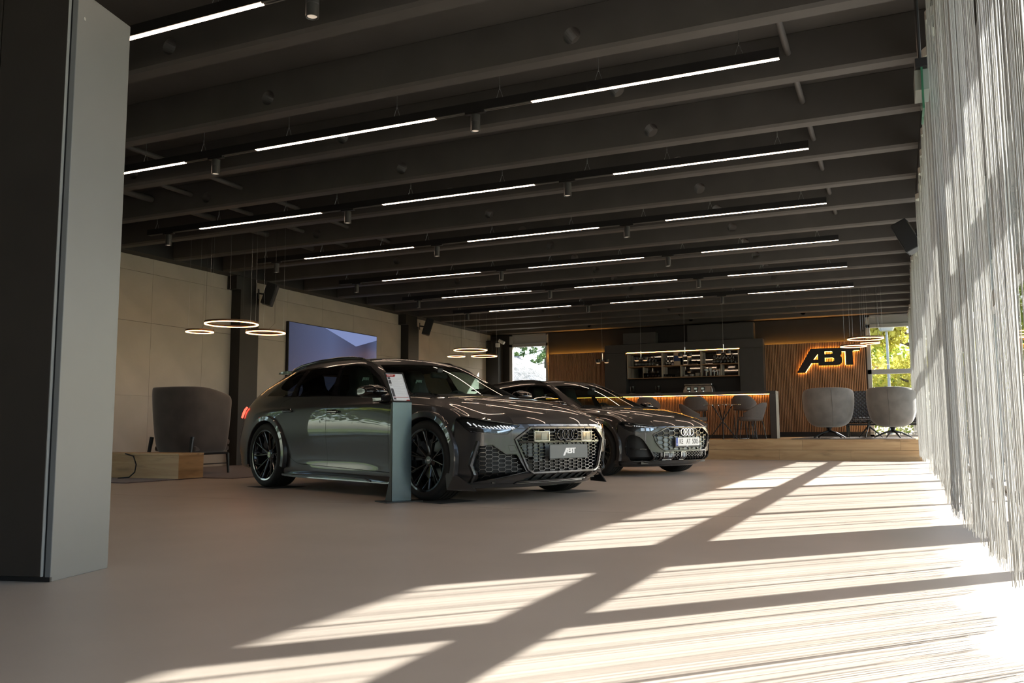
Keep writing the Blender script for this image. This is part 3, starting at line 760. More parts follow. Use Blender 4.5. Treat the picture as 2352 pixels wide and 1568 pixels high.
WS = [(-.06, 1.352), (.30, 1.347), (.595, 1.334), (.652, 1.235), (.70, 1.06), (.714, 1.002), (.40, 1.004), (-.06, 1.006)]
HOOD_S = smooth_line([(-.56, .775), (-.40, .765), (-.10, .742), (.30, .752), (.55, .782), (.75, .815)], 4)
COWL = smooth_line([(-.362, -.03), (-.370, .2), (-.400, .45), (-.44, .62), (-.475, .80)], 4)

def build_car(name, loc, th, label, cfg):
    root = empty(name, loc, th, label, 'car')
    P = car_table(); sy_, sz, sx = cfg['sy'], cfg['sz'], cfg['sxf']
    P[..., 1] *= sy_; P[..., 2] *= sz; P[..., 0] = np.where(P[..., 0] > 0, P[..., 0]*sx, P[..., 0])
    G = bspline_grid(P, 9, 6); paint_ = cfg['paint']; R = cfg['R']
    bm = bmesh.new(); gv = [[bm.verts.new(p) for p in r] for r in G]
    for a, b in zip(gv, gv[1:]):
        for k in range(len(a)-1):
            try: bm.faces.new((a[k], a[k+1], b[k+1], b[k]))
            except ValueError: pass
    bm.normal_update()
    f0 = min(bm.faces, key=lambda f: (f.calc_center_median()-Vector((-1.5, .93*sy_, .6))).length)
    if f0.normal.y < 0: bmesh.ops.reverse_faces(bm, faces=bm.faces[:]); bm.normal_update()
    S = lambda pts: [(x*(sx if x > 0 else 1), z*sz) for x, z in pts]
    T = lambda pts: [(x*(sx if x > 0 else 1), y*sy_) for x, y in pts]
    side = lambda c: c.y > .55
    for cx in (0, -2.93):
        cut_polyline(bm, [(cx+ARCH*math.cos(2*PI*k/48), R+.005+ARCH*math.sin(2*PI*k/48)) for k in range(48)], (0, 2), True, lambda c: c.y > .55 and c.z < .9)
    bad = [f for f in bm.faces if f.calc_center_median().y > .5 and f.calc_center_median().z < .9 and min(math.hypot(f.calc_center_median().x-cx, f.calc_center_median().z-R-.005) for cx in (0, -2.93)) < ARCH-.0005]
    bmesh.ops.delete(bm, geom=bad, context='FACES')
    dlo = S(DLO); panes = [S(p) for p in PANES]
    cut_polyline(bm, dlo, (0, 2), True, lambda c: c.z > .93*sz and c.y > .5)
    for p in panes: cut_polyline(bm, p, (0, 2), True, lambda c: c.z > .93*sz and c.y > .5)
    lines = [S(DOOR_R), S(DOOR_B), S(DOOR_M), S(DOOR_F)]
    g = .0028
    low = lambda c: c.y > .7 and c.z < 1.06
    for L in lines:
        for d in (-g, g): cut_polyline(bm, offset_line(L, d), (0, 2), False, low)
    hl = [T(HOOD_S), T(COWL)]
    topf = lambda c: c.z > .64 and c.x > -.62
    for L in hl:
        for d in (-g, g): cut_polyline(bm, offset_line(L, d), (0, 1), False, topf)
    ws = [(y*sy_, z*sz) for y, z in WS]
    cut_polyline(bm, ws, (1, 2), True, lambda c: -1.45 < c.x < -.22 and c.z > .96*sz)
    bm.normal_update()
    fdoor = S(DOOR_M[::-1]) + S(DOOR_F) ; rdoor = S(DOOR_R[::-1]) + S(DOOR_M) ; 
    fpoly = S(DOOR_M) + S(DOOR_F[::-1]); rpoly = S(DOOR_R) + S(DOOR_M[::-1])
    parts = {}
    shut_y = lambda x: float(np.interp(x, [p[0] for p in hl[0]], [p[1] for p in hl[0]]))
    cowl_x = lambda y: float(np.interp(y, [p[1] for p in hl[1]], [p[0] for p in hl[1]]))
    for f in bm.faces:
        c = f.calc_center_median(); k = None
        if c.z > .93*sz and c.y > .5 and in_poly(c.x, c.z, dlo):
            k = 'trim'
            for i, p in enumerate(panes):
                if in_poly(c.x, c.z, p): k = 'pane%d' % i
        elif -1.45 < c.x < -.22 and c.z > .97*sz and in_poly(c.y, c.z, ws): k = 'windshield'
        elif c.z > .64 and c.x > -.60 and c.y < shut_y(c.x)+.001 and c.z < 1.02*sz:
            if dist_polyline(c.x, c.y, hl[0]) < g*.98 or dist_polyline(c.x, c.y, hl[1]) < g*.98: continue
            k = 'hood' if c.x > cowl_x(c.y) else ('cowl' if c.y < .715*sy_ else 'roof')
        elif c.y > .7*sy_ and c.z < 1.06*sz:
            if dist_polyline(c.x, c.z, lines[0]) < g*.98 or dist_polyline(c.x, c.z, lines[1]) < g*.98 or dist_polyline(c.x, c.z, lines[2]) < g*.98 or dist_polyline(c.x, c.z, lines[3]) < g*.98: continue
            if topf(c) and dist_polyline(c.x, c.y, hl[0]) < g*.98 and c.z > .7: continue
            if in_poly(c.x, c.z, fpoly): k = 'front_door'
            elif in_poly(c.x, c.z, rpoly): k = 'rear_door'
            elif c.x > -.62 and c.z > .22 or c.x > -.3: k = 'fender'
            elif c.z < .30 and c.x > -2.6: k = 'sill'
            else: k = 'quarter_panel' if c.z < 1.05 else 'roof'
        else: k = 'roof' if c.z > .9 and c.x < -.3 else ('fender' if c.x > -.62 else 'underside' if c.z < .3 else 'quarter_panel')
        parts.setdefault(k, []).append(f)
    for k, fs in parts.items():
        if k in ('hood', 'roof', 'windshield', 'cowl'):
            o = link({'roof': 'roof_shell', 'cowl': 'cowl_panel'}.get(k, k), faces_mesh(fs, 'both'), {'windshield': M_glass_car, 'cowl': M_trimblk}.get(k, paint_), root, smooth=3.2)
        elif k == 'underside':
            for isl in islands(fs): link('underside', faces_mesh(isl, 'both'), M_trimblk, root, smooth=3.2)
        else:
            m = {'trim': M_gloss, 'pane0': M_glass_priv, 'pane1': M_glass_priv, 'pane2': M_glass_car}.get(k, paint_)
            nm = {'trim': 'window_trim', 'pane0': 'quarter_window', 'pane1': 'rear_window', 'pane2': 'front_window'}.get(k, k)
            for isl in islands(fs):
                for md in (None, 'flip'): link(nm, faces_mesh(isl, md), m, root, smooth=3.2)
    inner = [f for k, fs in parts.items() if not k.startswith('pane') and k not in ('windshield', 'trim') for f in fs]
    link('inner_shell', faces_mesh(inner, 'both', .028), M_cabin, root, smooth=3.2)
    link('pillar_lining', faces_mesh(parts['trim'], 'both', .02), M_cabin, root, smooth=3.2)
    bm.free()
    # wheels, wells, flares
    yw = cfg['yw']
    for cx in (0, -2.93):
        for sg in (-1, 1):
            wheel(root, cx, sg*(yw-.145), sg, R, cfg['rim'], .285, .35*cx+.2*sg+.35, cfg.get('logo', True))
            wl_ = MB(); A = [wl_.ring([(cx+.412*math.cos(a), yy, R+.005+.412*math.sin(a)) for a in [PI*1.12 - PI*1.24*k/28 for k in range(29)]]) for yy in (sg*.55, sg*(yw-.02))]
            wl_.skin(A[0], A[1], False); wl_.face([v.co.copy() for v in A[0]]); wl_.build('wheel_well', M_trimblk, root, smooth=.8, fix=False)
            fl_ = MB(); cols = []
            for k in range(41):
                a = PI*1.10 - PI*1.20*k/40; ca, sa = math.cos(a), math.sin(a); ybul = (yw+.012)
                cols.append(fl_.ring([(cx+r*ca, sg*y, R+.005+r*sa) for r, y in ((.388, yw-.06), (.390, ybul-.006), (.396, ybul), (.440, ybul-.004), (.449, ybul-.012), (.452, ybul-.05))]))
            for a_, b_ in zip(cols, cols[1:]): fl_.skin(a_, b_, False)
            fl_.cap(cols[0]); fl_.cap(cols[-1]); fl_.build('arch_flare', cfg.get('flare', paint_), root, smooth=.6)
    MB().box(-3.4, .62, -.70, .70, .17, .21).build('underbody', M_trimblk, root)
    # roof rails
    for sg in (-1, 1):
        rl = [(-3.02, .595, 1.335), (-2.93, .60, 1.372), (-2.75, .605, 1.408), (-2.38, .605, 1.440), (-1.95, .605, 1.450), (-1.70, .605, 1.438), (-1.52, .605, 1.412), (-1.38, .606, 1.377), (-1.31, .606, 1.352)]
        MB().tube([(x, sg*y*sy_, z*sz) for x, y, z in rl], [.012, .016, .017, .017, .017, .017, .016, .014, .008], 8).build('roof_rail', M_gloss, root, smooth=1.)
    # antenna fin, rear spoiler, tail lights
    MB().prism([(-2.62, 1.43*sz), (-2.80, 1.42*sz), (-2.74, 1.49*sz), (-2.70, 1.497*sz), (-2.60, 1.475*sz), (-2.50, 1.445*sz)], -.022, .022, 'y').build('antenna_fin', M_gloss, root, bevel=.008)
    spo = MB(); cs = [(-3.12, 1.372), (-3.30, 1.375), (-3.40, 1.362), (-3.41, 1.345), (-3.30, 1.335), (-3.10, 1.345)]
    rings = [spo.ring([(x+.05*abs(y)/.55, y, (z-.01*abs(y))*sz) for x, z in cs]) for y in (-.58*sy_, -.4, 0, .4, .58*sy_)]
    for a, b in zip(rings, rings[1:]): spo.skin(a, b)
    spo.cap(rings[0]); spo.cap(rings[-1]); spo.build('rear_spoiler', paint_, root, smooth=.6)
    for sg in (-1, 1):
        tl = MB(); pp = [(-3.585, .858, .935), (-3.625, .862, .905), (-3.655, .872, .865), (-3.672, .874, .815), (-3.67, .884, .805), (-3.640, .884, .86), (-3.605, .880, .905), (-3.565, .872, .935)]
        tl.face([(x-.004, sg*(y+.006)*sy_, z*sz) for x, y, z in pp]); solid(tl.build('tail_light', M_tail, root), .02, 0)
    # mirrors
    for sg in (-1, 1):
        mr = MB(); secs = []
        for t, cx_, w_, h_, cz in ((0, -.70, .085, .055, 1.022), (.3, -.705, .105, .068, 1.024), (.7, -.72, .105, .064, 1.024), (1., -.745, .08, .045, 1.022)):
            y = .935+.225*t
            secs.append(mr.ring([(cx_+w_*ca_, sg*y*sy_, (cz+h_*sa_)*sz) for ca_, sa_ in ((1, -.05), (.8, .55), (.1, .95), (-.75, .85), (-1, .4), (-1, -.6), (-.7, -.95), (.3, -.85), (.85, -.5))]))
        for a, b in zip(secs, secs[1:]): mr.skin(a, b)
        mr.cap(secs[0]); mr.cap(secs[-1]); mo = mr.build('wing_mirror', cfg.get('mirror', M_gloss), root, smooth=.9, bevel=.012, seg=3)
        MB().prism([(-.62, .925), (-.78, .915), (-.80, .985), (-.64, .99)], sg*.87*sy_, sg*1.0*sy_, 'y').build('mirror_foot', M_gloss, mo, bevel=.012)
    # door handles
    for sg in (-1, 1):
        for hx, hz in ((-2.47, .866), (-1.55, .842)):
            hd = MB(); hd.box(-.10, .10, -.014, .014, -.014, .014, Matrix.Translation((hx, sg*.962*sy_, hz*sz))); ho = hd.build('door_handle', M_gloss, root, bevel=.011, seg=3)
            MB().box(hx-.045, hx+.045, min(sg*.925*sy_, sg*.95*sy_), max(sg*.925*sy_, sg*.95*sy_), hz*sz-.030, hz*sz+.024).build('handle_recess', M_gloss, ho, bevel=.01)
    # side skirts
    for sg in (-1, 1):
        sk = MB(); sec = lambda x, w_, zt, zb_: sk.ring([(x, sg*y*sy_, z) for y, z in ((.88, zt+.03), (.935+w_*.3, zt), (.945+w_, zb_+.028), (.945+w_, zb_+.008), (.90, zb_))])
        rs_ = [sec(-2.56, .02, .165, .140), sec(-2.35, .02, .19, .128), sec(-1.9, .012, .20, .122), sec(-1.2, .012, .195, .120), sec(-.62, .02, .185, .119), sec(-.50, .025, .175, .125)]
        for a, b in zip(rs_, rs_[1:]): sk.skin(a, b)
        sk.cap(rs_[0]); sk.cap(rs_[-1]); so_ = sk.build('side_skirt', cfg.get('flare', paint_), root, smooth=.5)
        tr_ = MB(); tr_.sweep([(-2.35, sg*.958*sy_, .158), (-2.2, sg*.956*sy_, .172), (-1.5, sg*.952*sy_, .170), (-.95, sg*.954*sy_, .160), (-.85, sg*.962*sy_, .146)], [(0, sg, 0)]*5, .020, .010, False); tr_.build('skirt_insert', M_gloss, so_)
    # cabin: dashboard, wheel, seats, mirror, load floor
    db = MB(); prof = [(-.34, .945), (-.60, .975), (-.78, .965), (-.90, .93), (-.95, .86), (-.90, .62), (-.34, .62)]
    db.prism([(x, z*sz) for x, z in prof], -.66*sy_, .66*sy_, 'y'); d_ = db.build('dashboard', M_cabin, root, bevel=.03, seg=3)
    hb_ = MB(); hb_.prism([(-.62, .965*sz), (-.86, .955*sz), (-.92, .985*sz), (-.85, 1.012*sz), (-.70, 1.0*sz)], .18, .58, 'y'); hb_.build('instrument_hood', M_cabin, d_, bevel=.025, seg=3)
    Ms = Matrix.Translation((-1.02, .38*sy_, .90*sz)) @ Matrix.Rotation(PI/2-.42, 4, 'Y')
    sw = MB(); sw.tube([Ms @ Vector((.185*math.cos(2*PI*k/36), .185*math.sin(2*PI*k/36), 0)) for k in range(36)], .017, 8, closed=True); swo = sw.build('steering_wheel', M_cabin, root, smooth=1.)
    sb = MB(); sb.lathe([(0, .02), (.06, .02), (.075, -.01), (.04, -.03)], 16, Ms)
    for a in (0, PI, PI/2*3 if 0 else PI/2): sb.tube([Ms @ Vector((.05*math.cos(a), .05*math.sin(a), 0)), Ms @ Vector((.18*math.cos(a), .18*math.sin(a), 0))], .016, 6)
    sb.build('wheel_spokes', M_cabin, swo, smooth=.8)
    for y in (-.38, .38): seat(root, -1.62, y*sy_, M_logo_dim if cfg.get('seat_logo') else None)
    seat(root, -2.55, -.42*sy_, None); seat(root, -2.55, .42*sy_, None)
    MB().box(-3.3, .2, -.72*sy_, .72*sy_, .33, .37).build('cabin_floor', M_cabin, root)
    rm = MB(); rm.box(-.02, .02, -.12, .12, -.032, .032, Matrix.Translation((-.985, .02, 1.235*sz)) @ Matrix.Rotation(.12, 4, 'Z')).box(-.03, .05, -.04, .04, .02, .07, Matrix.Translation((-.985, 0, 1.24*sz)))
    rm.build('rear_view_mirror', M_cabin, root, bevel=.012)
    # wipers along the windscreen foot
    wp = MB(); wp.tube([(-.40, -.52*sy_, .992*sz), (-.43, -.1, 1.010*sz), (-.46, .30*sy_, 1.012*sz)], .006, 5).tube([(-.43, .02, .994*sz), (-.45, .35*sy_, 1.004*sz), (-.50, .62*sy_, 1.008*sz)], .006, 5); wp.build('wiper_pair', M_trimblk, root)
    N = Nose([(y*1., x) for y, x in cfg['plan']], cfg['ztop'])
    cfg['front'](root, N, cfg)
    return root

def bumper(root, N, polys, m):
    b = MB(); ns, nz = 200, 34; rows = []
    for j in range(nz+1):
        rows.append([b.bm.verts.new((q, N.zb+(N.top(q)-N.zb-.003)*j/nz, 0)) for q in np.linspace(-N.end, N.end, ns+1)])
    for r, q in zip(rows, rows[1:]): b.skin(r, q, False)
    for p in polys: cut_polyline(b.bm, p, (0, 1), True)
    bad = [f for f in b.bm.faces if any(in_poly(f.calc_center_median().x, f.calc_center_median().y, p) for p in polys)]
    bmesh.ops.delete(b.bm, geom=bad, context='FACES')
    for v in b.bm.verts: v.co = N.at(v.co.x, v.co.y)[0]
    b.bm.normal_update()
    f0 = max(b.bm.faces, key=lambda f: f.calc_center_median().x)
    if f0.normal.x < 0: bmesh.ops.reverse_faces(b.bm, faces=b.bm.faces[:])
    o = b.build('front_bumper', m, root, smooth=3.2, fix=False)
    return o
def lamp_unit(root, N, poly, label=None):
    """glass cover, reveal and dark housing of one headlight"""
    c = mapped_poly(N, poly, -.002); o = c.build('headlight', glass('lamp_cover', (.95, .96, .97), 1.0), root, smooth=3.2, fix=False)
    mapped_wall(N, poly, 0., -.055).build('lamp_reveal', M_trimblk, o)
    mapped_poly(N, poly, -.055).build('lamp_housing', M_trimblk, o, smooth=3.2, fix=False)
    mapped_frame(N, poly, .009, .003, -.002).build('lamp_seal', M_gloss, o)
    return o
def strip(N, pts, w, o0, o1, taper=1.):
    """a flat bar along pts with its own thickness on the nose"""
    b = MB(); A = []
    n = len(pts)
    for i, (u, v) in enumerate(pts):
        a, c = pts[max(0, i-1)], pts[min(n-1, i+1)]; dx, dz = c[0]-a[0], c[1]-a[1]; L = math.hypot(dx, dz) or 1; k = w*(1+(taper-1)*i/(n-1))/2
        q = [(u+dz/L*k, v-dx/L*k), (u-dz/L*k, v+dx/L*k)]
        A.append(b.ring([N.at(*q[0], o0)[0], N.at(*q[1], o0)[0], N.at(*q[1], o1)[0], N.at(*q[0], o1)[0]]))
    for a, c in zip(A, A[1:]): b.skin(a, c)
    b.cap(A[0]); b.cap(A[-1]); return b
def flip_poly(p): return [(-u, v) for u, v in p][::-1]
def rings_badge(root, x, z, r, gap, m, tube_r):
    e = None
    for k in range(4):
        b = MB(); cy_ = (k-1.5)*gap
        b.tube([(x, cy_+r*math.cos(2*PI*i/32), z+r*math.sin(2*PI*i/32)) for i in range(32)], tube_r, 8, closed=True)
        o = b.build('badge_ring', m, root, smooth=1.)
def lettered(root, txt, x, y, z, size, m, sx_=.8, ext=.0015):
    Mt = Matrix.Translation((x, y, z)) @ Matrix(((0, 0, 1, 0), (1, 0, 0, 0), (0, 1, 0, 0), (0, 0, 0, 1)))
    return flat_text('lettering', txt, size, ext, m, root, Mt, sx_)
def box_lens(root, N, y0, y1, z0, z1, off, name='sensor_window'):
    p = N.poly([(y0, z0), (y1, z0), (y1, z1), (y0, z1)]); o = mapped_poly(N, p, off).build(name, M_gloss, root, smooth=3.2, fix=False)
    mapped_frame(N, p, .008, .006, off).build('sensor_frame', M_reflect, o)
    pi = N.poly([(y0+(y1-y0)*.45, z0+.012), (y1-(y1-y0)*.15, z0+.012), (y1-(y1-y0)*.15, z1-.016), (y0+(y1-y0)*.45, z1-.016)]); mapped_poly(N, pi, off+.003).build('lens', mat('sensor_lens', (.16, .18, .20), rough=.1, metal=.6), o, fix=False)
    return o

def front_sport(root, N, cfg):
    m = cfg['paint']
    HL = N.poly([(.949, .738), (.905, .746), (.845, .738), (.80, .727), (.69, .706), (.535, .681), (.60, .645), (.655, .605), (.71, .603), (.80, .610), (.898, .624), (.926, .668)])
    GR = N.poly([(-.595, .556), (-.445, .660), (.445, .660), (.595, .556), (.475, .290), (.42, .260), (-.42, .260), (-.475, .290)])
    IN = N.poly([(.852, .506), (.772, .512), (.672, .430), (.58, .428), (.488, .274), (.826, .182), (.884, .328)])
    LO = N.poly([(-.415, .243), (.415, .243), (.45, .190), (-.45, .190)])
    polys = [HL, flip_poly(HL), GR, IN, flip_poly(IN), LO]
    b = bumper(root, N, polys, m)
    # grille: backing, honeycomb, bright frame
    mapped_poly(N, GR, -.10).build('grille_back', M_trimblk, root, fix=False); mapped_wall(N, GR, 0, -.10).build('grille_reveal', M_gloss, root)
    plate_hole = N.poly([(-.27, .375), (.27, .375), (.27, .512), (-.27, .512)])
    up = N.poly([(-.57, .545), (.57, .545), (.44, .655), (-.44, .655)])
    lidar = [N.poly([(sg*.22-.0, .535), (sg*.40, .535), (sg*.40, .628), (sg*.22, .628)]) for sg in (-1, 1)]
    honeycomb(N, GR, .0625, .031, .0245, .0045, -.032, -.010, [plate_hole]+lidar).build('grille_mesh', M_bar, root)
    mapped_frame(N, GR, .026, .020, -.002).build('grille_frame', m, root, smooth=.5)
    strip(N, N.poly([(-.555, .532), (-.3, .533), (0, .533), (.3, .533), (.555, .532)]), .016, -.03, -.006).build('grille_crossbar', M_gloss, root)
    mapped_poly(N, N.poly([(-.36, .44), (-.28, .44), (-.28, .36), (-.40, .36)]), -.05).build('cooler_panel', M_intercool, root, fix=False)
    mapped_poly(N, N.poly([(-.52, .52), (.52, .52), (.45, .40), (-.45, .40)]), -.06).build('cooler_panel', M_intercool, root, fix=False)
    for sg in (-1, 1): box_lens(root, N, min(sg*.225, sg*.395), max(sg*.225, sg*.395), .540, .624, -.012)
    rings_badge(root, N.at(0, .598)[0].x+.004, .598, .046, .064, mat('badge_dark', (.05, .05, .055), rough=.15, metal=1.), .0075)
    MB().box(N.at(0, .5)[0].x-.03, N.at(0, .5)[0].x+.006, -.03, .05, .528, .550).build('camera_pod', M_gloss, root, bevel=.008)
    # name plate
    xp = N.at(0, .45)[0].x+.012
    pl_ = MB().box(xp, xp+.012, -.262, .262, .378, .505).build('licence_plate', M_plate_g, root, bevel=.006)
    Ml = Matrix.Translation((xp+.012, -.085, .405)) @ Matrix(((0, 0, 1, 0), (1, 0, 0, 0), (0, 1, 0, 0), (0, 0, 0, 1)))
    link('plate_lettering', abt_mesh(.175, .0015, Ml), M_logo, pl_)
    # tow cover and washer flap seams
    for sg in (-1, 1):
        mapped_frame(N, N.poly([(sg*.60, .505), (sg*.655, .505), (sg*.64, .455), (sg*.575, .455)] if sg > 0 else [(-.575, .455), (-.64, .455), (-.655, .505), (-.60, .505)]), .003, .001).build('cover_seam', M_gloss, root)
    for P_, sg in ((IN, 1), (flip_poly(IN), -1)):
        mapped_poly(N, P_, -.07).build('intake_back', M_trimblk, root, fix=False); mapped_wall(N, P_, 0, -.07).build('intake_reveal', M_gloss, root)
        honeycomb(N, P_, .060, .037, .024, .0045, -.045, -.025).build('intake_mesh', M_bar, root)
        mapped_frame(N, P_, .010, .006, -.002).build('intake_frame', M_gloss, root, smooth=.5)
        # outer blade
        bl = MB(); o_ = [(.872, .545), (.890, .45), (.908, .334), (.888, .25), (.858, .176)]; i_ = [(.848, .540), (.866, .45), (.884, .330), (.862, .25), (.826, .172)]
        A = [bl.ring([N.at(sg*N.s_of(a[0]), a[1], 0.)[0], N.at(sg*(N.s_of(a[0])*.35+N.s_of(c_[0])*.65), a[1], .030)[0], N.at(sg*N.s_of(c_[0]), c_[1], .022)[0], N.at(sg*N.s_of(c_[0]), c_[1], -.01)[0]]) for a, c_ in zip(o_, i_)]
        for a, c_ in zip(A, A[1:]): bl.skin(a, c_)
        bl.cap(A[0]); bl.cap(A[-1]); bl.build('intake_blade', m, root, smooth=.4)
        lb = MB(); pts = [(.826, .176), (.66, .212), (.52, .246), (.44, .246)]
        strip(N, [(sg*N.s_of(y), z) for y, z in pts], .020, -.005, .022).build('lower_blade', m, root, smooth=.4)
        # canard at the wheel arch
        cn = MB(); q = [(.31, .978, .262), (.42, .966, .262), (.50, .945, .215), (.60, .895, .135), (.62, .89, .112), (.34, .985, .112)]
        cn.face([(x, sg*y, z) for x, y, z in q]); solid(cn.build('canard', m, root), .012, 0)
    # lower opening with cooler
    mapped_poly(N, LO, -.05).build('lower_back', M_intercool, root, fix=False); mapped_wall(N, LO, 0, -.05).build('lower_reveal', M_gloss, root)
    for k in range(7): strip(N, N.poly([((k-3)*.115, .19), ((k-3)*.115, .243)]), .010, -.05, -.012).build('cooler_rib', M_gloss, root)
    # splitter
    sp_ = MB(); A = []
    for q in np.linspace(-N.end*.93, N.end*.93, 61):
        k = abs(q)/N.end; A.append(sp_.ring([N.at(q, .128, -.12)[0], N.at(q, .118, .055-.02*k)[0], N.at(q, .132, .060-.02*k)[0], N.at(q, .158, .0)[0]]))
    for a, c in zip(A, A[1:]): sp_.skin(a, c)
    sp_.cap(A[0]); sp_.cap(A[-1]); sp_.build('front_splitter', m, root, smooth=.5)
    mapped_frame(N, N.poly([(-.47, .160), (.47, .160), (.47, .175), (-.47, .175)]), .006, .012).build('splitter_lip', M_gloss, root)
    strip(N, N.poly([(-.40, .6775), (0, .679), (.40, .6775)]), .012, -.012, .003).build('nose_slot', M_gloss, root)
    # headlights
    for P_, sg in ((HL, 1), (flip_poly(HL), -1)):
        h = lamp_unit(root, N, P_)
        for k in range(13):
            y0 = .900-.0265*k; zc = .690-.018*math.sin(PI*min(1., k/8.))-.0035*k+.004; L = .030 if k in (0, 1) or k > 6 else .019
            s0 = N.s_of(y0); strip(N, [(sg*(s0+.018), zc+L*.5), (sg*s0, zc), (sg*(s0-.012), zc-L*.45)], .0095, -.034, -.020, .9).build('light_fin', M_lightbar, h)
        strip(N, [(sg*N.s_of(y), z) for y, z in ((.905, .664), (.84, .654), (.74, .650), (.66, .642))], .006, -.03, -.02).build('lamp_trim', M_reflect, h)
        strip(N, [(sg*N.s_of(y), z) for y, z in ((.735, .622), (.68, .632), (.62, .650))], .016, -.03, -.018).build('indicator', M_reflect, h)
        strip(N, [(sg*N.s_of(y), z) for y, z in ((.83, .637), (.78, .636))], .026, -.04, -.018).build('projector_lens', M_lensblue, h)
        strip(N, [(sg*N.s_of(y), z) for y, z in ((.87, .720), (.80, .712), (.70, .694))], .016, -.045, -.03).build('upper_module', M_trimblk, h)

def front_family(root, N, cfg):
    m = cfg['paint']
    HL = N.poly([(.893, .715), (.878, .735), (.778, .715), (.63, .694), (.495, .670), (.58, .630), (.653, .599), (.76, .604), (.845, .620), (.872, .660)])
    GR = N.poly([(-.60, .568), (-.39, .664), (.39, .664), (.60, .568), (.565, .47), (.505, .395), (.43, .352), (-.43, .352), (-.505, .395), (-.565, .47)])
    IN = N.poly(smooth_line([(.864, .466), (.842, .560), (.775, .552), (.70, .465), (.590, .232), (.70, .213), (.810, .215), (.862, .304)], 4, True))
    L1 = N.poly([(.615, .337), (.50, .325), (.50, .226), (.565, .222)]); LO = N.poly([(-.47, .338), (.47, .338), (.47, .214), (-.47, .214)])
    b = bumper(root, N, [HL, flip_poly(HL), GR, IN, flip_poly(IN), L1, flip_poly(L1), LO], m)
    mapped_poly(N, GR, -.07).build('grille_back', M_trimblk, root, fix=False); mapped_wall(N, GR, 0, -.07).build('grille_reveal', M_gloss, root)
    low = N.poly([(-.58, .545), (.58, .545), (.555, .47), (.50, .40), (.43, .358), (-.43, .358), (-.50, .40), (-.555, .47)])
    mapped_poly(N, low, -.022).build('grille_shutter', M_intercool, root, fix=False)
    hole = N.poly([(-.272, .392), (.272, .392), (.272, .528), (-.272, .528)])
    honeycomb(N, GR, .098, .062, .036, .008, -.024, -.006, [hole]).build('grille_mesh', M_bar, root)
    mapped_frame(N, GR, .022, .016, -.002).build('grille_frame', m, root, smooth=.5)
    rings_badge(root, N.at(0, .6)[0].x+.010, .602, .046, .060, M_chrome, .0085)
    xp = N.at(0, .45)[0].x+.014
    pl_ = MB().box(xp-.01, xp+.004, -.272, .272, .392, .53).build('licence_plate', M_satin, root, bevel=.004)
    MB().box(xp+.004, xp+.007, -.26, .26, .415, .525).build('plate_face', M_plate_w, pl_)
    MB().box(xp+.007, xp+.008, -.26, -.215, .415, .525).build('plate_band', M_eu, pl_)
    for t, y, w_ in (('KE', -.145, .095), ('AT', .015, .09), ('5005', .165, .165)): 
        o = lettered(pl_, t, xp+.0075, y, .470, .098, M_black, .72)
    lettered(pl_, 'D', xp+.0085, -.237, .435, .03, M_logo, .9, .0005)
    Ml = Matrix.Translation((xp+.004, -.03, .398)) @ Matrix(((0, 0, 1, 0), (1, 0, 0, 0), (0, 1, 0, 0), (0, 0, 0, 1))); link('holder_lettering', abt_mesh(.036, .001, Ml), M_logo, pl_)
    for P_, sg in ((IN, 1), (flip_poly(IN), -1)):
        mapped_poly(N, P_, -.08).build('intake_back', M_trimblk, root, fix=False); mapped_wall(N, P_, 0, -.08).build('intake_reveal', M_gloss, root)
        mapped_frame(N, P_, .012, .010, -.002, .01).build('intake_frame', M_gloss, root, smooth=.6)
        strip(N, [(sg*N.s_of(y), z) for y, z in ((.845, .385), (.75, .375), (.675, .370))], .012, -.06, -.03).build('intake_vane', M_gloss, root)
        P1 = L1 if sg > 0 else flip_poly(L1)
        mapped_poly(N, P1, -.05).build('vent_back', M_intercool, root, fix=False); honeycomb(N, P1, .030, .032, .010, .004, -.03, -.012).build('vent_mesh', M_bar, root)
        mapped_frame(N, P1, .008, .006, -.002).build('vent_frame', M_gloss, root)
    mapped_poly(N, LO, -.08).build('lower_back', M_trimblk, root, fix=False); mapped_wall(N, LO, 0, -.08).build('lower_reveal', M_gloss, root)
    honeycomb(N, LO, .034, .036, .012, .006, -.04, -.015).build('lower_mesh', M_bar, root)
    for y0, y1 in ((-.44, -.27), (-.12, -.02)): box_lens(root, N, y0, y1, .225, .33, -.006)
    strip(N, N.poly([(-.86, .185), (-.6, .200), (-.47, .207), (0, .207), (.47, .207), (.6, .200), (.86, .185)]), .016, -.01, .02).build('lower_blade', m, root, smooth=.5)
    sp_ = MB(); A = []
    for q in np.linspace(-N.end*.95, N.end*.95, 61):
        k = abs(q)/N.end; A.append(sp_.ring([N.at(q, .135, -.12)[0], N.at(q, .128, .050-.03*k)[0], N.at(q, .142, .052-.03*k)[0], N.at(q, .165, .0)[0]]))
    for a, c in zip(A, A[1:]): sp_.skin(a, c)
    sp_.cap(A[0]); sp_.cap(A[-1]); sp_.build('front_splitter', M_gloss, root, smooth=.5)
    for P_, sg in ((HL, 1), (flip_poly(HL), -1)):
        h = lamp_unit(root, N, P_)
        for k in range(16):
            y0 = .80-.017*k; zc = .690-.0018*k; s0 = N.s_of(y0); strip(N, [(sg*s0, zc+.007), (sg*(s0-.005), zc-.007)], .008, -.03, -.02).build('light_fin', M_lightbar, h)
        for y0 in (.74, .68, .62): strip(N, [(sg*N.s_of(y0), .640), (sg*N.s_of(y0-.045), .637)], .036, -.05, -.025).build('lamp_module', M_reflect, h)
        strip(N, [(sg*N.s_of(y), z) for y, z in ((.865, .70), (.80, .685))], .026, -.05, -.025).build('corner_reflector', M_reflect, h)

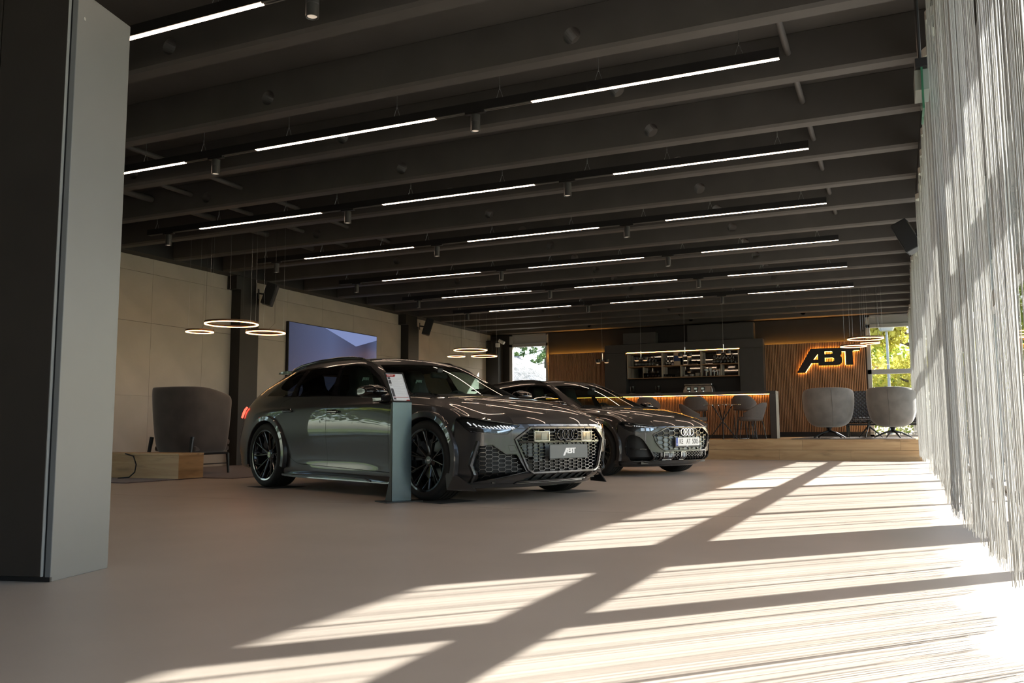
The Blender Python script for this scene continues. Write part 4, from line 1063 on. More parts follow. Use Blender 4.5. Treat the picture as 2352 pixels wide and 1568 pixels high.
PLAN1 = [(0, .89), (.2, .885), (.4, .86), (.55, .82), (.65, .78), (.75, .72), (.82, .66), (.88, .58), (.93, .48), (.957, .402)]
PLAN2 = [(0, .85), (.2, .845), (.4, .82), (.55, .775), (.65, .73), (.75, .66), (.82, .58), (.87, .48), (.905, .388)]
ZTOP1 = [(0, .698), (.3, .695), (.6, .693), (.745, .716), (.834, .736), (.889, .748), (.93, .757), (.955, .742)]
ZTOP2 = [(y*.955, z*.985) for y, z in ZTOP1]
build_car('estate_car', (-3.64236, 7.80078, .002), -.368258, 'dark grey sports estate car with grey name plate, nearest the camera',
          dict(sy=1., sz=1., sxf=1., R=.368, rim=.287, yw=.985, paint=M_paint1, plan=PLAN1, ztop=ZTOP1, front=front_sport, flare=M_paint1, seat_logo=True))
build_car('estate_car', (-3.491, 12.341, 0), -.4423, 'dark grey estate car with white number plate, parked second from the camera',
          dict(sy=.955, sz=.985, sxf=.96, R=.350, rim=.265, yw=.93, paint=M_paint2, plan=PLAN2, ztop=ZTOP2, front=front_family, seat_logo=False))
# ------------------------------------------------------------------ panelled tower at the left edge of the view
M_panel = mat('panel_grey', (.15, .155, .155), rough=.36, noise=(2, .04))
M_panel_dk = mat('panel_anthracite', (.030, .026, .023), rough=.38, noise=(3, .08))
tw = empty('panel_tower', (-3.37, 2.623, 0), math.atan2(.376, -.093), 'tall tower of grey and anthracite panels at the left edge', 'display tower')
# local x runs along the light face (A to B), local y points away to the left
MB().box(.004, .386, .03, 1.2, 0, 2.66).build('core', M_black, tw)
MB().box(0, .3875, 0, .028, .0, 2.686).build('light_panel', M_panel, tw, bevel=.003)
MB().box(-.012, .01, .040, .385, .022, 3.2).build('dark_panel', M_panel_dk, tw, bevel=.003)
MB().box(-.012, .002, .036, .040, .022, 3.2).build('edge_profile', M_alu, tw)
MB().box(-.004, .01, .0, 1.0, 0, .02).build('plinth', M_black, tw)
MB().box(-.010, .004, .392, 1.0, .022, 2.70).build('far_panel', M_panel_dk, tw, bevel=.003)
MB().lathe([(0, 0), (.008, 0), (.008, .003), (0, .003)], 16, Matrix.Translation((.045, 0, 2.56)) @ Matrix.Rotation(PI/2, 4, 'X')).build('cover_cap', M_alu, tw)

# ------------------------------------------------------------------ info stand beside the estate car
M_sheet = mat('blued_sheet', (.10, .135, .15), rough=.24, metal=.85)
wv = Vector((-4.093+4.191, 6.833-6.665, 0)); rzs = math.atan2(wv.y, wv.x)
st = empty('info_stand', (-4.191, 6.665, 0), rzs, 'slim metal info stand with a framed data sheet beside the front wheel', 'info stand')
# local x along the front, local -y = front
MB().box(-.09, .28, -.075, .165, 0, .010).build('base_plate', M_black, st, bevel=.002)
MB().box(0, .195, 0, .006, .010, .90).build('front_sheet', M_sheet, st, bevel=.001)
sd = MB(); sd.prism([(.006, .010), (.13, .010), (.045, .22), (.035, .885), (.006, .90)], -.002, .002, 'x'); sd.build('side_sheet', M_black, st)
sd = MB(); sd.prism([(.006, .010), (.13, .010), (.045, .22), (.035, .885), (.006, .90)], .193, .197, 'x'); sd.build('side_sheet', M_black, st)
tl = math.atan2(.18, .28); Md = Matrix.Translation((0, 0, .90)) @ Matrix.Rotation(-tl, 4, 'X')
fr = MB(); L = .333
for a in ((0, .195, 0, .014), (0, .195, L-.014, L), (0, .011, .014, L-.014), (.184, .195, .014, L-.014)): fr.box(a[0], a[1], -.008, .010, a[2], a[3], Md)
fr.build('frame', M_satin, st, bevel=.002)
M_paper = mat('data_sheet', (.74, .77, .82), rough=.35)
sh = MB().box(.011, .184, -.002, .004, .014, L-.014, Md).build('data_sheet', M_paper, st)
M_red = mat('sheet_red', (.36, .035, .03), rough=.4); M_pgrey = mat('sheet_grey', (.07, .075, .09), rough=.4); M_pline = mat('sheet_line', (.55, .58, .64), rough=.4)
hd = MB(); hd.prism([(.013, L-.050), (.094, L-.050), (.110, L-.022), (.013, L-.022)], -.0035, -.0015, 'y', Md); hd.build('red_header', M_red, sh)
for (a, b, c, d) in ((.019, .044, L-.078, L-.054), (.019, .044, L-.128, L-.086), (.019, .044, L-.146, L-.142), (.019, .044, .062, .150), (.019, .044, .028, .046)):
    MB().box(a, b, -.0035, -.0015, c, d, Md).build('picture_block', M_pgrey, sh)
MB().box(.019, .176, -.0035, -.0015, .051, .056, Md).build('red_rule', M_red, sh)
ft = MB(); ft.prism([(.140, .016), (.182, .016), (.182, .026), (.150, .026)], -.0035, -.0015, 'y', Md); ft.build('red_footer', M_red, sh)
for k in range(17): MB().box(.052, .168-(k*37 % 5)*.012, -.003, -.0018, L-.066-.0118*k, L-.0645-.0118*k, Md).build('text_line', M_pline, sh)
flat_text('header_text', 'RS6-LE', .017, .0005, M_logo, sh, Md @ Matrix.Translation((.050, -.004, L-.034)) @ Matrix.Rotation(PI/2, 4, 'X'), 1.15)

# ------------------------------------------------------------------ wall screen
def screen_mat():
    m = bpy.data.materials.new('screen_picture'); m.use_nodes = True; t = m.node_tree; b = t.nodes['Principled BSDF']
    b.inputs['Base Color'].default_value = (.01, .01, .015, 1); b.inputs['Roughness'].default_value = .25
    tc = t.nodes.new('ShaderNodeTexCoord'); sx = t.nodes.new('ShaderNodeSeparateXYZ'); t.links.new(tc.outputs['Generated'], sx.inputs[0])
    cr = t.nodes.new('ShaderNodeValToRGB'); e = cr.color_ramp.elements; e[0].position = .0; e[0].color = (.035, .047, .095, 1); e[1].position = 1.; e[1].color = (.070, .095, .19, 1)
    x = e.new(.45); x.color = (.075, .10, .20, 1); x = e.new(.85); x.color = (.030, .035, .075, 1)
    t.links.new(sx.outputs[1], cr.inputs[0]); t.links.new(cr.outputs[0], b.inputs['Emission Color']); b.inputs['Emission Strength'].default_value = .55
    return m
tv = empty('wall_screen', (XW, 16.03, 2.02), 0, 'large blue wall screen on the concrete wall behind the car', 'screen')
MB().box(.002, .075, -1.67, 1.67, -.93, .93).build('housing', M_black, tv, bevel=.006)
MB().box(.075, .078, -1.655, 1.655, -.915, .915).build('picture', screen_mat(), tv)
lp_ = MB(); lp_.face([(.0795, -.42, .913), (.0795, 1.653, .913), (.0795, 1.653, .82), (.0795, .78, .60)]); lp_.build('picture_shape', mat('screen_light', (.02, .02, .03), emit=(.17, .22, .42), es=.62), tv)

# ------------------------------------------------------------------ oak bench, rug, cable at the left lounge
bn = empty('oak_bench', (-8.84, 8.95, 0), 0, 'long oak bench box in front of the velvet armchair', 'bench')
MB().box(-2.6, 0, -.225, .225, .012, .325).build('body', M_oak, bn, bevel=.003)
MB().box(-2.605, .004, -.23, .23, .326, .352).build('seat_board', M_oak, bn, bevel=.003)
MB().box(.0005, .003, -.224, .224, .013, .325).build('end_board', M_oak_y, bn)
M_rug = mat('rug_mauve', (.13, .085, .075), rough=.95, noise=(60, .45), bump=(90, 1., .02), sheen=.4)
rg = MB(); rg.box(-13+1.6, -8.86, 7.9, 8.735, .001, .013).box(-11.4, -8.30, 9.18, 12.6, .001, .013)
rg.box(-11.4, -8.86, 8.735, 9.18, .001, .012)
tag(rg.build('shaggy_rug', M_rug), 'mauve shaggy rug under the bench and velvet armchairs', 'rug')
tag(MB().tube([(-9.80, 8.70, .345), (-9.62, 8.68, .31), (-9.50, 8.62, .20), (-9.50, 8.60, .10), (-9.60, 8.60, .03), (-9.75, 8.55, .018)], .009, 8).build('power_cable', M_black, smooth=1.), 'black power cable looping down the front of the oak bench', 'cable')

# ------------------------------------------------------------------ upholstery helpers
M_velvet = mat('velvet_taupe', (.060, .046, .040), rough=.85, noise=(4, .25), sheen=.6)
M_velvet_in = mat('velvet_ribbed', (.13, .095, .078), rough=.85, noise=(4, .15), sheen=.5)
M_vgrey = mat('velvet_grey', (.17, .155, .14), rough=.85, noise=(5, .18), sheen=.5)
M_fab = mat('chair_fabric', (.145, .125, .115), rough=.9, noise=(90, .12), bump=(160, .3, .004))
M_frame = mat('frame_black', (.012, .014, .016), rough=.35)
M_quilt = mat('quilted_grey', (.10, .095, .095), rough=.85)
def quilt_nodes(m, s):
    t = m.node_tree; b = t.nodes['Principled BSDF']; tc = t.nodes.new('ShaderNodeTexCoord'); ws_ = []
    for ang in (.785, -.785):
        mp = t.nodes.new('ShaderNodeMapping'); mp.inputs['Rotation'].default_value = (0, ang, 0); mp.inputs['Scale'].default_value = (s, s, s); t.links.new(tc.outputs['Object'], mp.inputs[0])
        wv_ = t.nodes.new('ShaderNodeTexWave'); wv_.wave_profile = 'SIN'; wv_.inputs['Scale'].default_value = 1.; t.links.new(mp.outputs[0], wv_.inputs[0]); ws_.append(wv_)
    mn = t.nodes.new('ShaderNodeMath'); mn.operation = 'MINIMUM'; t.links.new(ws_[0].outputs['Fac'], mn.inputs[0]); t.links.new(ws_[1].outputs['Fac'], mn.inputs[1])
    bp = t.nodes.new('ShaderNodeBump'); bp.inputs['Strength'].default_value = 1.; bp.inputs['Distance'].default_value = .03; t.links.new(mn.outputs[0], bp.inputs['Height']); t.links.new(bp.outputs[0], b.inputs['Normal'])
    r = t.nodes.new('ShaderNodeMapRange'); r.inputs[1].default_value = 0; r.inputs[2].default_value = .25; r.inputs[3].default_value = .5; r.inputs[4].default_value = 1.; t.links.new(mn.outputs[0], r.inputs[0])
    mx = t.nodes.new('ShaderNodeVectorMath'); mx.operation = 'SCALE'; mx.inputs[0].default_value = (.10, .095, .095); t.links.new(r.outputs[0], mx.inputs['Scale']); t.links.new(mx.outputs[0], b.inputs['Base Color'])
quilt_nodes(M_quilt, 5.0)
def shell(cols, name, m, parent, th, inner=None):
    """quilted shell from columns of points"""
    b = MB(); g = [b.ring(c) for c in cols]
    for a, c in zip(g, g[1:]): b.skin(a, c, False)
    o = b.build(name, m, parent, smooth=3.2, fix=False)
    if inner: o.data.materials.append(inner)
    md = solid(o, th, 0, 1 if inner else 0); subsurf(o, 2); return o

def wing_chair(loc, rz, label, w=.88, d=.84, h=1.30):
    """high-backed velvet armchair; local +y = facing direction, origin between the legs on the floor"""
    r = empty('wing_armchair', loc, rz, label, 'armchair', 'velvet armchairs of the left lounge')
    cols = []; hw = w/2
    plan = [(hw, d*.42, .88), (hw*1.02, d*.15, .93), (hw*1.0, -d*.20, 1.0), (hw*.86, -d*.45, 1.0), (hw*.45, -d*.54, 1.0), (0, -d*.56, 1.0)]
    plan = plan + [(-x, y, t) for x, y, t in plan[-2::-1]]
    for x, y, t in plan:
        col = []
        for z, f in ((.315, .80), (.40, .90), (.62, .97), (.88, 1.02), (1.12, 1.055), (h, 1.07)):
            zz = .315+(z-.315)*t; col.append((x*f, (y*f if y < 0 else y), zz))
        cols.append(col)
    shell(cols, 'shell', M_velvet, r, .055, None)
    MB().box(-hw*.86, hw*.86, -d*.40, d*.52, .34, .42).build('seat_base', M_velvet, r, bevel=.03, seg=3)
    MB().box(-hw*.84, hw*.84, -d*.36, d*.56, .425, .52).build('seat_cushion', M_velvet_in, r, bevel=.04, seg=3)
    f = MB(); f.box(-hw*.88, hw*.88, -d*.42, d*.50, .285, .318); f.build('seat_frame', M_frame, r, bevel=.008)
    for sx in (-1, 1):
        MB().tube([(sx*hw*.86, d*.47, .30), (sx*hw*.88, d*.49, 0)], [.026, .018], 8).build('leg', M_frame, r)
        MB().tube([(sx*hw*.86, -d*.46, .55), (sx*hw*.90, -d*.58, 0)], [.030, .020], 8).build('leg', M_frame, r)
        MB().tube([(sx*hw*.87, d*.46, .15), (sx*hw*.87, -d*.48, .15)], .010, 6).build('stretcher', M_frame, r)
    return r
wing_chair((-9.84, 9.93, .013), 0.06, 'dark taupe velvet high-backed armchair turned away behind the oak bench')
c2 = wing_chair((-8.90, 11.75, .013), 2.45, 'ribbed velvet armchair facing the room, half hidden behind the car boot', .84, .8, 1.17)
for ch in c2.children:
    if ch.name.startswith('shell'): ch.data.materials.clear(); ch.data.materials.append(M_velvet_in)
for k in range(9):
    x = -.32+.08*k
    MB().tube([(x, -.33, .5), (x*1.03, -.36, .8), (x*1.06, -.40, 1.10)], .012, 6).build('quilt_rib', M_velvet_in, c2, smooth=1.)

# ------------------------------------------------------------------ swivel armchairs, sofa, side tables and rug on the platform
tag(MB().box(-2.05, .28, 18.55, 22.6, PLAT+.001, PLAT+.014).build('lounge_rug', mat('rug_grey', (.20, .17, .15), rough=.95, noise=(70, .4), bump=(90, 1., .02))), 'grey looped rug on the platform under the swivel armchairs', 'rug')
def swivel_chair(loc, rz, label, R=.50):
    r = empty('swivel_armchair', loc, rz, label, 'armchair', 'grey swivel armchairs on the platform')
    cols = []; n = 25
    for i in range(n):
        a = math.radians(-128+256*i/(n-1)); k = abs(a)/math.radians(128); top = 1.06-.26*k**3; col = []
        for rr_, z in ((.10, .245), (.27, .265), (.39, .345), (.445, .50), (.475, .70), (.485, .88), (.480, 1.06)):
            zz = z if z < .5 else .5+(z-.5)*(top-.5)/.56
            col.append((R/.485*rr_*math.sin(a), -R/.485*rr_*math.cos(a)*.95, zz))
        cols.append(col)
    shell(cols, 'shell', M_vgrey, r, .05)
    MB().lathe([(0, .46), (.36, .46), (.40, .41), (.36, .33), (0, .31)], 28).build('seat_cushion', M_vgrey, r, smooth=1.)
    MB().lathe([(0, .27), (.09, .26), (.045, .20), (.035, .12), (0, .12)], 16).build('pedestal', M_frame, r, smooth=.8)
    for k in range(4):
        a = PI/2*k+.6; MB().tube([(.0, .0, .155), (.18*math.cos(a), .18*math.sin(a), .11), (.38*math.cos(a), .38*math.sin(a), .018)], [.024, .020, .014], 8).build('base_arm', M_frame, r, smooth=1.)
    sm_ = MB(); sm_.tube([(.06, -R*.965, .26), (.07, -R*.985, .55), (.05, -R*1.005, 1.0)], .004, 5); sm_.build('seam', mat('seam_dark', (.10, .09, .08), rough=.9), r)
    return r
swivel_chair((-1.36, 19.35, PLAT+.014), .10, 'grey velvet swivel armchair seen from behind, left of the two on the platform')
swivel_chair((-.13, 19.55, PLAT+.014), -.25, 'grey velvet swivel armchair striped by sunlight beside the curtain', .47)
sf = empty('quilted_sofa', (-.35, 21.75, PLAT+.014), 0, 'dark grey quilted sofa between the swivel armchairs by the window', 'sofa')
cols = []
for x in (-.82, -.80, -.5, 0, .5, .80, .82):
    k = abs(x)/.82; y = .30-.22*k**4; cols.append([(x, y-.02, .36), (x*1.01, y+.02, .60), (x*1.01, y+.07, .85), (x*1.0, y+.11, 1.12-.03*k**2)])
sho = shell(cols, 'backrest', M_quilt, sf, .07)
MB().box(-.78, .78, -.42, .26, .33, .46).build('seat_cushion', M_quilt, sf, bevel=.04, seg=3)
MB().box(-.80, .80, -.44, .30, .27, .32).build('frame', M_frame, sf, bevel=.006)
for sx in (-.76, .76):
    for y in (-.40, .26): MB().box(sx-.02, sx+.02, y-.02, y+.02, 0, .28).build('leg', M_frame, sf)
MB().tube([(-.76, -.40, .10), (.76, -.40, .10)], .008, 6).build('stretcher', M_frame, sf)
def tripod_table(loc, label, R, h):
    r = empty('side_table', loc, .3, label, 'side table', 'round tripod side tables')
    MB().lathe([(0, h-.014), (R, h-.014), (R, h), (0, h)], 32).build('table_top', mat('table_top_glass', (.30, .31, .31), rough=.12), r, smooth=.6)
    MB().lathe([(0, h-.05), (.05, h-.05), (.075, h-.015), (0, h-.015)], 16).tube([(0, 0, h-.04), (0, 0, h-.15)], .016, 8).build('hub', M_frame, r, smooth=.7)
    for k in range(3):
        a = 2*PI*k/3; MB().tube([(0, 0, h-.14), (R*.95*math.cos(a), R*.95*math.sin(a), .012)], [.020, .012], 8).build('leg', M_frame, r)
tripod_table((-.62, 20.35, PLAT+.014), 'low round tripod side table between the swivel armchairs', .30, .40)

# ------------------------------------------------------------------ bar counter
BX0, BX1, BY = -8.3, -2.52, 20.1
bar = empty('bar_counter', ((BX0+BX1)/2, BY, PLAT), 0, 'long dark bar counter with lit timber slat front', 'bar')
ox = (BX0+BX1)/2
M_bar_dk = mat('bar_anthracite', (.060, .058, .056), rough=.45, noise=(4, .06))
MB().box(BX0-ox, BX1-ox, 0, .50, 1.01, 1.08).build('worktop', M_bar_dk, bar, bevel=.004)
MB().box(BX1-ox-.14, BX1-ox, 0, .48, 0, 1.009).build('end_panel', M_bar_dk, bar, bevel=.004)
MB().box(BX0-ox, BX1-ox-.14, .13, .45, .0, 1.009).build('carcass', M_satin, bar)
MB().box(BX0-ox, BX1-ox-.142, .078, .13, 0, .08).build('kickboard', M_satin, bar)
MB().box(BX0-ox, BX1-ox-.145, .125, .129, .08, 1.005).build('slat_backing', M_back, bar)
MB().box(BX0-ox, BX1-ox-.145,   .045, .055, 1.001, 1.009).build('light_strip', M_amber, bar)
slm = MB().box(-.011, .011, 0, .03, 0, .90).mesh('bar_slat'); slm.materials.append(M_slat)
n_ = int((BX1-.145-BX0)/.0372)
for k in range(n_):
    xx = BX1-ox-.150-.0372*(k+.5)
    if xx+ox < -7.2: break
    o = bpy.data.objects.new('slat', slm); C.objects.link(o); o.parent = bar; o.location = (xx, .092, .085)

# ------------------------------------------------------------------ back bar wall unit
YB = 23.85
bb = empty('back_bar_unit', (-5.52, YB, PLAT), 0, 'anthracite back bar wall unit with oak glass shelves', 'wall unit'); zo_ = PLAT
def bbx(x0, x1, y0, y1, z0, z1, name, m, bev=.003): return MB().box(x0+5.52, x1+5.52, y0, y1, z0-zo_, z1-zo_).build(name, m, bb, bevel=bev)
bbx(-7.77, -7.13, 0, .33, PLAT, 2.84, 'side_cabinet', M_bar_dk); bbx(-3.91, -3.28, 0, .33, PLAT, 2.84, 'side_cabinet', M_bar_dk)
bbx(-7.77, -3.28, 0, .33, 2.845, 3.085, 'fascia', M_bar_dk)
bbx(-7.50, -7.15, -.004, .0, PLAT+.05, 2.80, 'cabinet_door', M_bar_dk, .001); bbx(-3.89, -3.53, -.004, .0, PLAT+.05, 2.80, 'cabinet_door', M_bar_dk, .001)
bbx(-7.13, -3.91, .28, .33, PLAT, 2.10, 'splashback', M_satin); bbx(-7.13, -3.91, -.25, .28, PLAT, 1.42, 'back_counter', M_bar_dk)
bbx(-7.12, -3.92, .04, .055, 2.832, 2.844, 'light_strip', M_amber, 0)
M_mirror = mat('mirror', (.34, .33, .31), rough=.02, metal=1.)
bbx(-7.12, -3.92, .30, .32, 2.10, 2.84, 'mirror_back', M_mirror, 0)
M_oaks = wood('oak_shelf', (.44, .27, .14), (.27, .15, .07), 0, 1.2, .5, 8.0); M_ash = wood('ash_side', (.50, .42, .34), (.36, .29, .22), 2, 1.2, .5, 8.0)
Z0s, Z1s, Z2s = 2.085, 2.42, 2.80
for zz, nm in ((Z0s, 'shelf'), (Z1s, 'shelf'), (Z2s, 'shelf')): bbx(-7.10, -3.93, .02, .30, zz, zz+.022, nm, M_oaks, .001)
for x in (-7.10, -6.09, -4.985, -3.955): bbx(x, x+.035, .015, .30, Z0s, Z2s, 'divider', M_ash, .001)
for x, za, zb_ in ((-6.65, Z0s, Z1s), (-5.56, Z0s, Z1s), (-5.75, Z1s, Z2s), (-5.36, Z1s, Z2s), (-4.44, Z0s, Z1s)): bbx(x, x+.02, .06, .30, za+.022, zb_, 'divider', M_ash, .001)
# glassware and crockery on the shelves
M_gl = mat('drinking_glass', (.95, .96, .96), rough=.02, trans=1., ior=1.45)
def lathe_thing(name, prof, m, x, y, z, label, cat, group, n=16):
    o = MB().lathe(prof, n).build(name, m, smooth=1.); o.location = (x, y, z); return tag(o, label, cat, group)
wine_pr = [(.034, 0), (.034, .003), (.006, .008), (.004, .085), (.020, .105), (.038, .135), (.040, .165), (.031, .205), (.029, .205), (.037, .165), (.035, .137), (.0, .108)]
gob = MB().lathe(wine_pr, 16).mesh('wine_glass'); gob.materials.append(M_gl); gob.polygons.foreach_set('use_smooth', [True]*len(gob.polygons))
tum = MB().lathe([(.0, .0), (.028, 0), (.036, .105), (.034, .105), (.026, .006), (0, .006)], 14).mesh('tumbler'); tum.materials.append(M_gl); tum.polygons.foreach_set('use_smooth', [True]*len(tum.polygons))
def put(me, name, x, y, z, label, cat, group, sc_=1., flipz=False):
    o = bpy.data.objects.new(name, me); C.objects.link(o); o.location = (x, YB+y, z); o.scale = (sc_, sc_, sc_)
    if flipz: o.rotation_euler = (PI, 0, 0)
    return tag(o, label, cat, group)
zt_, zl_ = Z1s+.022, Z0s+.022
for i in range(6):
    for j in range(2): put(gob, 'wine_glass', -6.84+.097*i, .10+.09*j, zt_+.27, 'upturned stemmed glass in the upper left shelf bay', 'wine glass', 'stemmed glasses upper left', 1.3, True)
for i in range(2): put(gob, 'wine_glass', -5.97+.09*i, .13, zt_+.27, 'upturned stemmed glass in the upper middle shelf bay', 'wine glass', 'stemmed glasses upper middle', 1.3, True)
for i in range(6):
    for j in range(2): put(gob, 'wine_glass', -4.62+.095*i, .10+.09*j, zt_+.27, 'upturned stemmed glass in the upper right shelf bay', 'wine glass', 'stemmed glasses upper right', 1.3, True)
for i in range(6):
    for j in range(2): put(tum, 'tumbler', -6.60+.082*i, .09+.09*j, zl_, 'clear tumbler in the lower left shelf bay', 'tumbler', 'tumblers lower left', 1.25)
for i in range(4): put(tum, 'tumbler', -6.02+.06*i, .10+.02*(i % 2), zl_, 'small clear tumbler in the lower middle shelf bay', 'tumbler', 'tumblers lower middle', .85)
for i in range(3): put(tum, 'tumbler', -5.28+.08*i, .12, zt_, 'clear tumbler at the right of the upper middle bay', 'tumbler', 'tumblers upper middle', 1.1)
M_por = mat('porcelain', (.74, .70, .64), rough=.3)
plm = MB().lathe([(0, 0), (.05, 0), (.085, .012), (.086, .015), (.05, .006), (0, .005)], 18).mesh('plate'); plm.materials.append(M_por)
for i, (x, k) in enumerate(((-5.42, 4), (-5.25, 6), (-5.09, 8))):
    for q in range(k): put(plm, 'saucer', x, .12, zl_+.012*q, 'white saucer in the %s stack on the lower middle shelf' % ('low left', 'middle', 'tall right')[i], 'saucer', 'stacked saucers %d' % (i+1), .8)
M_amberjar = mat('jar_contents', (.30, .15, .06), rough=.5, noise=(60, .4))
for i, (x, h_, r_) in enumerate(((-4.86, .21, .05), (-4.74, .22, .05), (-4.64, .17, .045), (-4.55, .17, .04))):
    e = empty('storage_jar', (x, YB+.12, zl_), 0, ('tall glass jar at the left of the lower right bay', 'tall full glass jar, second in the lower right bay', 'short glass jar, third in the lower right bay', 'short pale glass jar, fourth in the lower right bay')[i], 'jar', 'storage jars')
    MB().lathe([(0, 0), (r_, 0), (r_, h_), (r_-.003, h_), (r_-.003, .004), (0, .004)], 16).build('jar_glass', M_gl, e, smooth=.7); MB().lathe([(0, .006), (r_-.006, .006), (r_-.006, h_*.7), (0, h_*.72)], 14).build('contents', M_amberjar, e, smooth=.7)
    MB().lathe([(0, h_+.02), (r_+.004, h_+.018), (r_+.004, h_), (0, h_)], 14).build('lid', M_oaks, e, smooth=.7)
bo = empty('drip_bottle', (-4.48, YB+.12, zl_), 0, 'small white syrup bottle in the lower right bay', 'bottle')
MB().lathe([(0, 0), (.032, 0), (.032, .09), (.012, .14), (.010, .20), (0, .20)], 14).build('body', M_por, bo, smooth=1.)
bx_ = empty('gift_box', (-5.66, YB+.12, zt_), 0, 'tall blue and cream carton in the upper middle bay', 'carton')
MB().box(-.085, .085, -.06, .06, 0, .115).build('cream_base', mat('carton_cream', (.55, .42, .30), rough=.6), bx_, bevel=.002)
MB().box(-.085, .085, -.06, .06, .115, .27).build('blue_band', mat('carton_blue', (.03, .055, .16), rough=.5), bx_, bevel=.002); MB().box(-.085, .085, -.06, .06, .27, .36).build('top_part', mat('carton_cream', (.5, .4, .3)), bx_, bevel=.002)
# boxes and ducts above the unit
for x0, x1, z0, z1, y0, l in ((-7.17, -6.22, 3.09, 3.40, 23.75, 'grey duct box above the left end of the back bar'), (-5.35, -3.53, 3.09, 3.56, 23.95, 'wide grey duct box above the right half of the back bar')):
    d_ = empty('duct_box', ((x0+x1)/2, y0, z0), 0, l, 'duct'); hw_ = (x1-x0)/2
    MB().box(-hw_, hw_, 0, .33, 0, z1-z0).build('casing', M_bar_dk, d_, bevel=.004); MB().box(-hw_+.02, hw_-.02, -.004, 0, .02, z1-z0-.02).build('cover_plate', M_bar_dk, d_, bevel=.002)

# ------------------------------------------------------------------ coffee machine and grinders on the bar
M_steel = mat('brushed_steel', (.42, .39, .36), rough=.28, metal=.9)
zb = PLAT+1.06
cm = empty('coffee_machine', (-5.02, 23.75, 1.42), 0, 'large chrome three group espresso machine behind the bar', 'coffee machine')
MB().prism([(-.42, .05), (-.40, .33), (-.36, .42), (.36, .42), (.40, .33), (.42, .05)], -.12, .22, 'y').build('body', M_steel, cm, bevel=.02)
MB().box(-.42, .42, -.20, .22, 0, .05).build('drip_tray', M_chrome, cm, bevel=.006); MB().box(-.38, .38, -.10, .20, .425, .47).build('cup_rail', M_chrome, cm, bevel=.01)
for k in range(3):
    x = -.24+.19*k; g_ = MB(); g_.box(x-.05, x+.05, -.20, -.10, .27, .38); go = g_.build('group_head', M_black, cm, bevel=.014)
    MB().box(x-.035, x+.035, -.204, -.199, .30, .355).build('display', mat('machine_display', (.05, .06, .05), emit=(.5, .55, .45), es=.25), go)
    MB().lathe([(0, .24), (.035, .24), (.035, .27), (0, .27)], 14, Matrix.Translation((x, -.15, 0))).tube([(x, -.15, .25), (x+.02, -.28, .235)], .010, 6).build('portafilter', M_chrome, go, smooth=.8)
    MB().lathe([(0, .055), (.028, .055), (.034, .11), (0, .105)], 12, Matrix.Translation((x, -.15, 0))).build('cup_light', mat('cup_glow', (.9, .6, .3), emit=(1, .55, .2), es=.8), go, smooth=.8)
MB().tube([(.34, -.14, .36), (.37, -.20, .30), (.36, -.20, .10)], .008, 6).tube([(-.36, -.14, .36), (-.39, -.20, .28), (-.38, -.20, .10)], .008, 6).build('steam_wand_pair', M_chrome, cm, smooth=1.)
for x, l in ((-6.92, 'black and chrome coffee grinder, leftmost behind the bar'), (-6.18, 'black and chrome coffee grinder next to the espresso machine')):
    e = empty('coffee_grinder', (x, 23.75, 1.42), 0, l, 'grinder', 'coffee grinders')
    MB().box(-.07, .07, -.10, .12, 0, .03).box(-.065, .065, .0, .12, .03, .24).box(-.07, .07, -.09, .12, .19, .25).build('body', M_steel, e, bevel=.01)
    MB().box(-.05, .05, -.095, -.09, .205, .225).build('indicator', mat('grinder_light', (1, .7, .8), emit=(1, .6, .75), es=1.2), e)
    MB().lathe([(.05, .25), (.055, .29), (.075, .31), (.075, .44), (.0, .45)], 16).build('hopper', mat('smoked_plastic', (.02, .018, .016), rough=.15), e, smooth=.8)

# ------------------------------------------------------------------ chairs and table in front of the bar
def bucket(r, R, z0, z1, lean, m, w=1.0):
    """faceted seat shell: high back, lower arms; local +y = facing"""
    cols = []
    for i in range(13):
        a = math.radians(-115+230*i/12); k = abs(a)/math.radians(115); top = z1-(z1-z0)*(.0 if k < .28 else min(.62, (k-.28)*1.05)); col = []
        for t in (0, .35, .7, 1.):
            zz = z0+(top-z0)*t; rr_ = R*(.80+.20*t); col.append((w*rr_*math.sin(a), -rr_*math.cos(a)*.92-lean*t*max(0, math.cos(a)), zz))
        cols.append(col)
    return shell(cols, 'back_shell', m, r, .035)
def dining_chair(loc, rz, label, tall=False):
    r = empty('bar_stool' if tall else 'armrest_chair', loc, rz, label, 'bar stool' if tall else 'chair', 'grey stools at the bar' if tall else 'grey chairs at the glass table')
    zs = .66 if tall else .42
    bucket(r, .27, zs, zs+(.31 if tall else .36), .07, M_fab)
    MB().lathe([(0, zs+.06), (.24, zs+.06), (.26, zs+.02), (.23, zs-.03), (0, zs-.04)], 24, Matrix.Translation((0, .04, 0))).build('seat', M_fab, r, smooth=1.)
    for sx in (-1, 1):
        lg = MB(); lg.tube([(sx*.17, .16, zs-.03), (sx*.21, .20, .012), (sx*.21, -.20, .012), (sx*.17, -.14, zs-.03)], .010, 8); lg.build('sled_leg', M_frame, r, smooth=1.)
        MB().tube([(sx*.14, .10, zs-.03), (sx*.21, .02, .012)], .008, 6).build('brace', M_frame, r, smooth=1.)
    if tall:
        for z in (.22, .42): MB().tube([(-.205, .19, z), (.205, .19, z)], .007, 6).build('foot_rail', M_frame, r)
        MB().tube([(-.205, -.19, .22), (.205, -.19, .22)], .007, 6).build('foot_rail', M_frame, r)
    else: MB().tube([(-.21, .20, .012), (.21, .20, .012)], .009, 6).build('cross_rail', M_frame, r)
    return r
dining_chair((-4.22, 19.62, PLAT), 0.05, 'grey upholstered bar stool at the counter, left of the glass table', True)
dining_chair((-3.15, 19.62, PLAT), -.05, 'grey upholstered bar stool at the counter, nearest the bar end', True)
